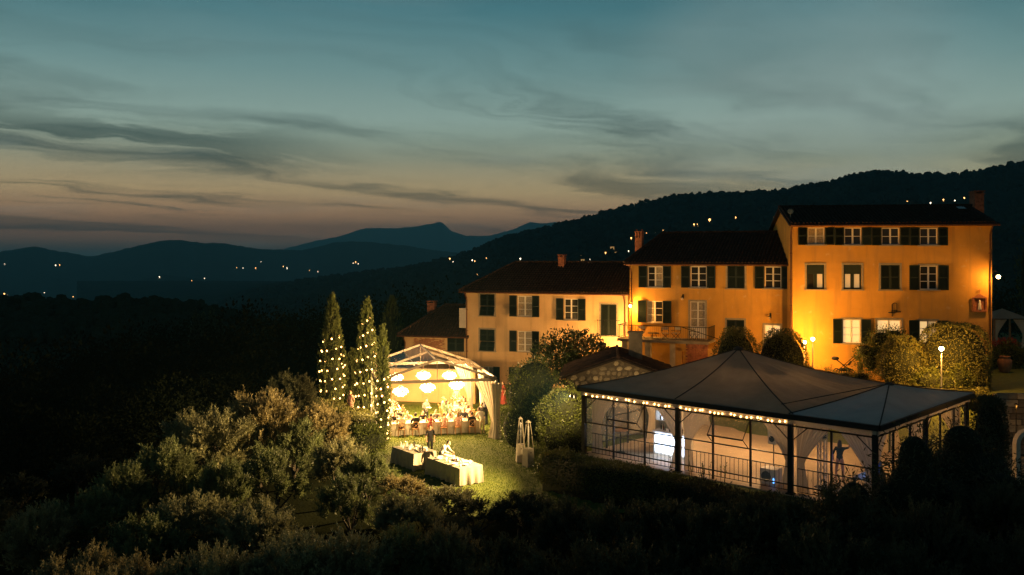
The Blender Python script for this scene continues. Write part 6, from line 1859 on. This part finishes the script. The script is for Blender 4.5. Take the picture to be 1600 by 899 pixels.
# ------------------------------------------------------------------ pushchair by the wall
def pushchair():
    q = P(1318, 577, 59.0); t = thing('pushchair', 'folded back pushchair parked against the tall house wall', 'pushchair', (q.x, q.y, 3.17), R(-6)); t.scale = (1.25,)*3
    wm = MB().tube([(.14*math.cos(2*math.pi*i/16), 0, .14*math.sin(2*math.pi*i/16)) for i in range(16)], .028, 6, closed=True).mesh('wheel', 'rubber')
    for x, y in ((-.3, -.22), (-.3, .22), (.35, -.2), (.35, .2)): inst(wm, 'wheel', t, (x, y, .16))
    b = MB()
    for y in (-.22, .22): b.tube([(-.3, y, .16), (.15, y, .55), (.62, y, .98)], .018, 6).tube([(.35, y, .16), (-.05, y, .55), (-.5, y, .9)], .018, 6)
    b.tube([(.62, -.22, .98), (.66, 0, 1.0), (.62, .22, .98)], .022, 6); b.tube([(-.3, -.22, .16), (-.3, .22, .16)], .014, 5); b.tube([(.35, -.2, .16), (.35, .2, .16)], .014, 5)
    b.build('frame', 'iron', t)
    MB().add([(-.5, -.2, .92), (-.05, -.2, .52), (.25, -.2, .52), (.4, -.2, .72), (-.5, .2, .92), (-.05, .2, .52), (.25, .2, .52), (.4, .2, .72)], [(0, 1, 5, 4), (1, 2, 6, 5), (2, 3, 7, 6), (4, 5, 1, 0), (5, 6, 2, 1), (6, 7, 3, 2)]).build('seat', 'black_cloth', t)
    MB().ell((-.42, 0, .86), (.2, .22, .1), 12, 7).build('hood', 'black_cloth', t, True); MB().bevbox(-.15, .3, -.18, .18, .2, .36, .03).build('basket', 'black_cloth', t)
pushchair()
def wall_pot():
    q = P(1344, 577, 59.4); t = thing('plant_pot', 'tall dark plant pot between pushchair and climbing shrub', 'plant pot', (q.x, q.y, 3.17))
    MB().lathe([(.13, 0), (.15, .03), (.2, .75), (.22, .78), (.19, .78), (.15, .6)], 12).build('pot', 'wood_dark', t, True)
    rg = np.random.default_rng(3); C = rg.normal(size=(300, 3))*np.array([.2, .2, .28])+np.array([0, 0, 1.1]); me = quads('foliage', leafquads(C, C-np.array([0, 0, .8]), .16, .06), 'laurel_leaf')
    inst(me, 'foliage', t)
wall_pot()

# ------------------------------------------------------------------ small garden kiosk beyond the tall house
def kiosk():
    q = P(1566, 515, 74); t = thing('garden_gazebo', 'small curtained garden gazebo beyond the end of the tall house', 'gazebo', (q.x, q.y, 3.4))
    for x in (-1.3, 1.3):
        for y in (-1.2, 1.2): MB().box(x-.06, x+.06, y-.06, y+.06, -.5, 2.5).build('post', 'wood', t)
    MB().add([(-1.5, -1.4, 2.5), (1.5, -1.4, 2.5), (1.5, 1.4, 2.5), (-1.5, 1.4, 2.5), (0, 0, 3.25)], [(0, 1, 4), (1, 2, 4), (2, 3, 4), (3, 0, 4), (3, 2, 1, 0)]).build('roof', 'canvas', t)
    inst(curtain_mesh(1.0, 2.4, 1.1, 1, 6), 'curtain', t, (-1.25, -1.15, .02)); inst(curtain_mesh(1.0, 2.4, 1.1, -1, 6), 'curtain', t, (1.25, -1.15, .02))
kiosk()
# ------------------------------------------------------------------ stone steps and wall at the edge of the terrace
def stone_steps():
    q = P(1583, 740, 37.5); t = thing('stone_steps', 'flight of stone steps dimly lit beside the black hedge', 'steps', (q.x, q.y, 1.2), R(-8))
    for k in range(6): MB().bevbox(-.9, 1.6, k*.34, k*.34+.4, -.4, .12+k*.17, .02).build('step', 'stone', t)
    w = thing('stone_wall', 'rubble stone wall lit gold above the stone steps', 'wall', (q.x+1.2, q.y+2.3, 1.6), R(-8))
    MB().box(-.6, 3.0, .06, .5, -.5, 3.2).build('backing', 'mortar', w)
    random.seed(55); z = .6; pr = [MB().bevbox(-.5, .5, -.07, .08, -.5, .5, .06).mesh('stone', m) for m in ('stone', 'stone_mid', 'stone_dark')]
    while z < 3.05:
        h = random.uniform(.2, .34); x = -.58
        while x < 2.9:
            wd = random.uniform(.3, .62); inst(random.choice(pr), 'stone', w, (x+wd/2, .03+random.uniform(-.02, .02), z+h/2), 0, (wd-.02, 1, h-.02)); x += wd
        z += h
    c = P(1590, 640, 37.6); s = thing('path_light', 'shaded path light glowing on the stone wall', 'lamp', (c.x+.5, c.y+1.0, c.z-.1))
    MB().lathe([(.02, -1.6), (.02, 0), (.05, .02), (.05, .12), (.1, .14), (.02, .2)], 8).build('stand', 'iron', s); MB().ell((0, 0, .07), .045, 8, 6).build('bulb', 'bulb', s)
    lamp('path_glow', 'POINT', s, (0, -.12, .05), 14, WARM, .05)
    # pale arched niche of dressed stone
    p = P(1597, 680, 37.2); n = thing('stone_arch', 'pale dressed stone arch at the head of the steps', 'arch', (p.x+.3, p.y, 2.0))
    b = MB(); seg = 10
    for i in range(seg):
        a0 = math.pi*i/seg; a1 = math.pi*(i+1)/seg
        vs = [(-r*math.cos(a), y, 1.2+r*math.sin(a)) for y in (-.15, .15) for r in (.45, .62) for a in (a0, a1)]
        MB().add(vs, [(0, 1, 3, 2), (4, 6, 7, 5), (0, 4, 5, 1), (2, 3, 7, 6), (0, 2, 6, 4), (1, 5, 7, 3)]).build('voussoir', 'stucco_pale', n)
    for s_ in (-1, 1): MB().box(min(s_*.45, s_*.62), max(s_*.45, s_*.62), -.15, .15, -.6, 1.2).build('jamb', 'stucco_pale', n)
stone_steps()

# ------------------------------------------------------------------ lights and buildings far away
LAMPM = {}
def far_lamp(hill, x, y, r, m, label, group):
    q = HILLS[hill][1](x, y); k = q.y/F*r*.72      # r: apparent radius in photo pixels
    key = m
    if key not in LAMPM:
        LAMPM[key] = MB().ell((0, 0, 0), 1.0, 8, 6).tube([(0, 0, -5), (0, 0, -.8)], .12, 5).mesh('street_lamp', m)
    o = inst(LAMPM[key], 'street_lamp', None, q+Vector((0, -k*2, k*2.5)), 0, k); tag(o, label, 'street lamp', group)
W_, Pl = 'far_warm', 'far_pale'
VAL = [(75, 470, .9, Pl), (132, 451, 1.0, W_), (115, 466, 1.1, W_), (121, 461, .8, Pl), (130, 460, 1.2, Pl), (136, 459, .9, W_), (175, 452, 1.2, W_), (70, 459, .8, Pl), (222, 443, .7, Pl), (250, 435, 1.3, Pl), (320, 433, .9, Pl), (380, 438, .8, W_), (360, 462, 1.0, W_), (366, 459, .9, W_),
       (392, 455, .8, Pl), (418, 450, .9, W_), (404, 472, .9, W_), (8, 462, 1.6, W_), (2, 466, 1.2, W_), (12, 464, 1.2, Pl), (57, 471, .8, Pl), (300, 440, .7, W_), (340, 447, .7, Pl)]
for x, y, r, m in VAL: far_lamp('hill_foot', x, y, r, m, 'tiny lamp glowing on the dark valley floor', 'lamps of the valley floor')
MID = [(88, 417, 1.3, Pl), (94, 416, 1.1, W_), (8, 414, .8, Pl), (400, 421, 1.1, W_), (443, 418, 1.0, W_), (449, 421, 1.2, Pl), (556, 412, 1.3, W_), (560, 414, 1.0, Pl), (552, 413, .8, Pl), (484, 424, .7, W_), (497, 426, .8, Pl), (380, 420, .7, Pl), (408, 410, .6, Pl), (370, 420, .7, W_)]
for x, y, r, m in MID: far_lamp('hill_valley_side', x, y, r, m, 'tiny lamp glowing on the hillside across the valley', 'lamps across the valley')
RID = [(703, 407, 1.5, W_), (708, 411, .9, Pl), (738, 409, 1.2, Pl), (742, 410, 1.0, W_), (784, 398, 1.2, Pl), (760, 405, .8, W_), (632, 421, .8, W_), (665, 436, 1.1, Pl), (670, 437, .9, W_), (620, 442, .8, Pl), (587, 450, 1.4, W_), (588, 424, .7, W_), (604, 453, .8, Pl),
       (746, 430, .9, W_), (640, 416, .8, Pl), (813, 407, 1.6, Pl), (818, 406, 1.8, Pl), (825, 407, 1.4, Pl), (832, 411, .9, Pl), (840, 411, 1.0, Pl), (848, 411, .8, W_), (902, 404, 1.2, W_), (908, 401, 1.3, W_), (915, 403, 1.2, W_), (922, 407, .9, Pl), (940, 400, 1.3, W_), (946, 397, 1.4, W_), (975, 397, 1.0, W_), (982, 395, 1.1, Pl),
       (986, 375, 1.5, W_), (1010, 366, .9, W_), (1024, 364, 1.0, Pl), (1036, 362, 1.0, W_), (1054, 361, .9, Pl), (1084, 353, 1.5, W_), (1090, 354, 1.7, W_), (1108, 348, 2.4, W_), (1149, 342, 1.3, W_), (1188, 342, 1.0, Pl), (1209, 343, 1.6, W_), (1416, 320, 2.2, W_), (1434, 320, .9, Pl), (1453, 320, 1.5, Pl), (1467, 315, 1.0, W_), (1473, 315, 1.5, W_), (1491, 316, 1.3, Pl), (1505, 313, 1.9, W_), (1400, 322, .8, W_), (1102, 351, .9, Pl)]
for x, y, r, m in RID: far_lamp('hill_ridge', x, y, r, m, 'tiny lamp glowing on the wooded ridge behind the houses', 'lamps of the ridge')
SPUR = [(112, 486, 1.1, Pl), (117, 485, 1.0, W_), (108, 487, .9, Pl), (405, 470, .9, W_)]
for x, y, r, m in SPUR: far_lamp('wooded_spur', x, y, r, m, 'tiny lamp shining through the trees of the near spur', 'lamps on the near spur')
def far_church():
    q = HILLS['hill_ridge'][1](954, 399); s = q.y/F; t = thing('church', 'village church with glowing walls and square bell tower on the ridge', 'church', tuple(q-Vector((0, 0, 1))), R(8))
    w = s*15; h = s*8
    MB().add([(0, 0, 0), (w, 0, 0), (w, 0, h*.75), (0, 0, h*.75), (0, s*9, 0), (w, s*9, 0), (w, s*9, h*.75), (0, s*9, h*.75), (0, s*4.5, h), (w, s*4.5, h)], [(0, 1, 2, 3), (4, 7, 6, 5), (0, 3, 8, 7, 4), (1, 5, 6, 9, 2)]).build('nave', 'far_wall_glow', t)
    MB().add([(-s, -s*.6, h*.72), (w+s, -s*.6, h*.72), (w+s, s*4.5, h*1.04), (-s, s*4.5, h*1.04), (-s, s*9.6, h*.72), (w+s, s*9.6, h*.72)], [(0, 1, 2, 3), (3, 2, 5, 4)]).build('roof', 'tile_under', t)
    tw = MB(); tw.box(w*.05, w*.05+s*5, -s*.5, s*5, 0, s*14); tw.build('bell_tower', 'far_wall_glow', t)
    MB().box(w*.05+s*1.7, w*.05+s*3.3, -s*.7, -s*.4, s*10, s*12.5).build('belfry_opening', 'glass_dark', t)
    for k in range(3): MB().box(w*(.5+.16*k), w*(.5+.16*k)+s*1.2, -s*.2, -s*.02, h*.25, h*.5).build('window', 'glass_dark', t)
far_church()
def far_house(hill, x, y, w, h, m, label, group='far buildings'):
    q = HILLS[hill][1](x, y); s = q.y/F; t = thing('far_house', label, 'house', tuple(q-Vector((0, 0, s))), 0, group)
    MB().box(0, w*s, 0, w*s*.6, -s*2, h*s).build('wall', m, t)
    MB().add([(-.3*s, -.3*s, h*s), (w*s+.3*s, -.3*s, h*s), (w*s+.3*s, w*s*.6, h*s), (-.3*s, w*s*.6, h*s), (w*s*.25, w*s*.3, h*s*1.35), (w*s*.75, w*s*.3, h*s*1.35)], [(0, 1, 5, 4), (1, 2, 5), (2, 3, 4, 5), (3, 0, 4)]).build('roof', 'tile_under', t)
    for k in range(2): MB().box(w*s*(.2+.4*k), w*s*(.35+.4*k), -.15*s, -.02*s, h*s*.3, h*s*.65).build('window', 'glass_dark', t)
far_house('hill_ridge', 908, 408, 9, 4, 'far_wall_glow', 'dim farmhouse with glowing walls beside the village church on the ridge')
far_house('hill_ridge', 271, 477, 8, 5, 'far_wall_pale_glow', 'bright pale house alone above the dark wooded spur')
far_house('hill_ridge', 265, 478, 5, 2, 'far_wall_pale_glow', 'low pale wing of the lone bright house')
far_house('hill_foot', 3, 465, 7, 4, 'far_wall_glow', 'dim house with glowing walls on the valley floor')
far_house('hill_ridge', 664, 438, 5, 3, 'far_wall_glow', 'dim cottage with glowing walls on the lower ridge slope')
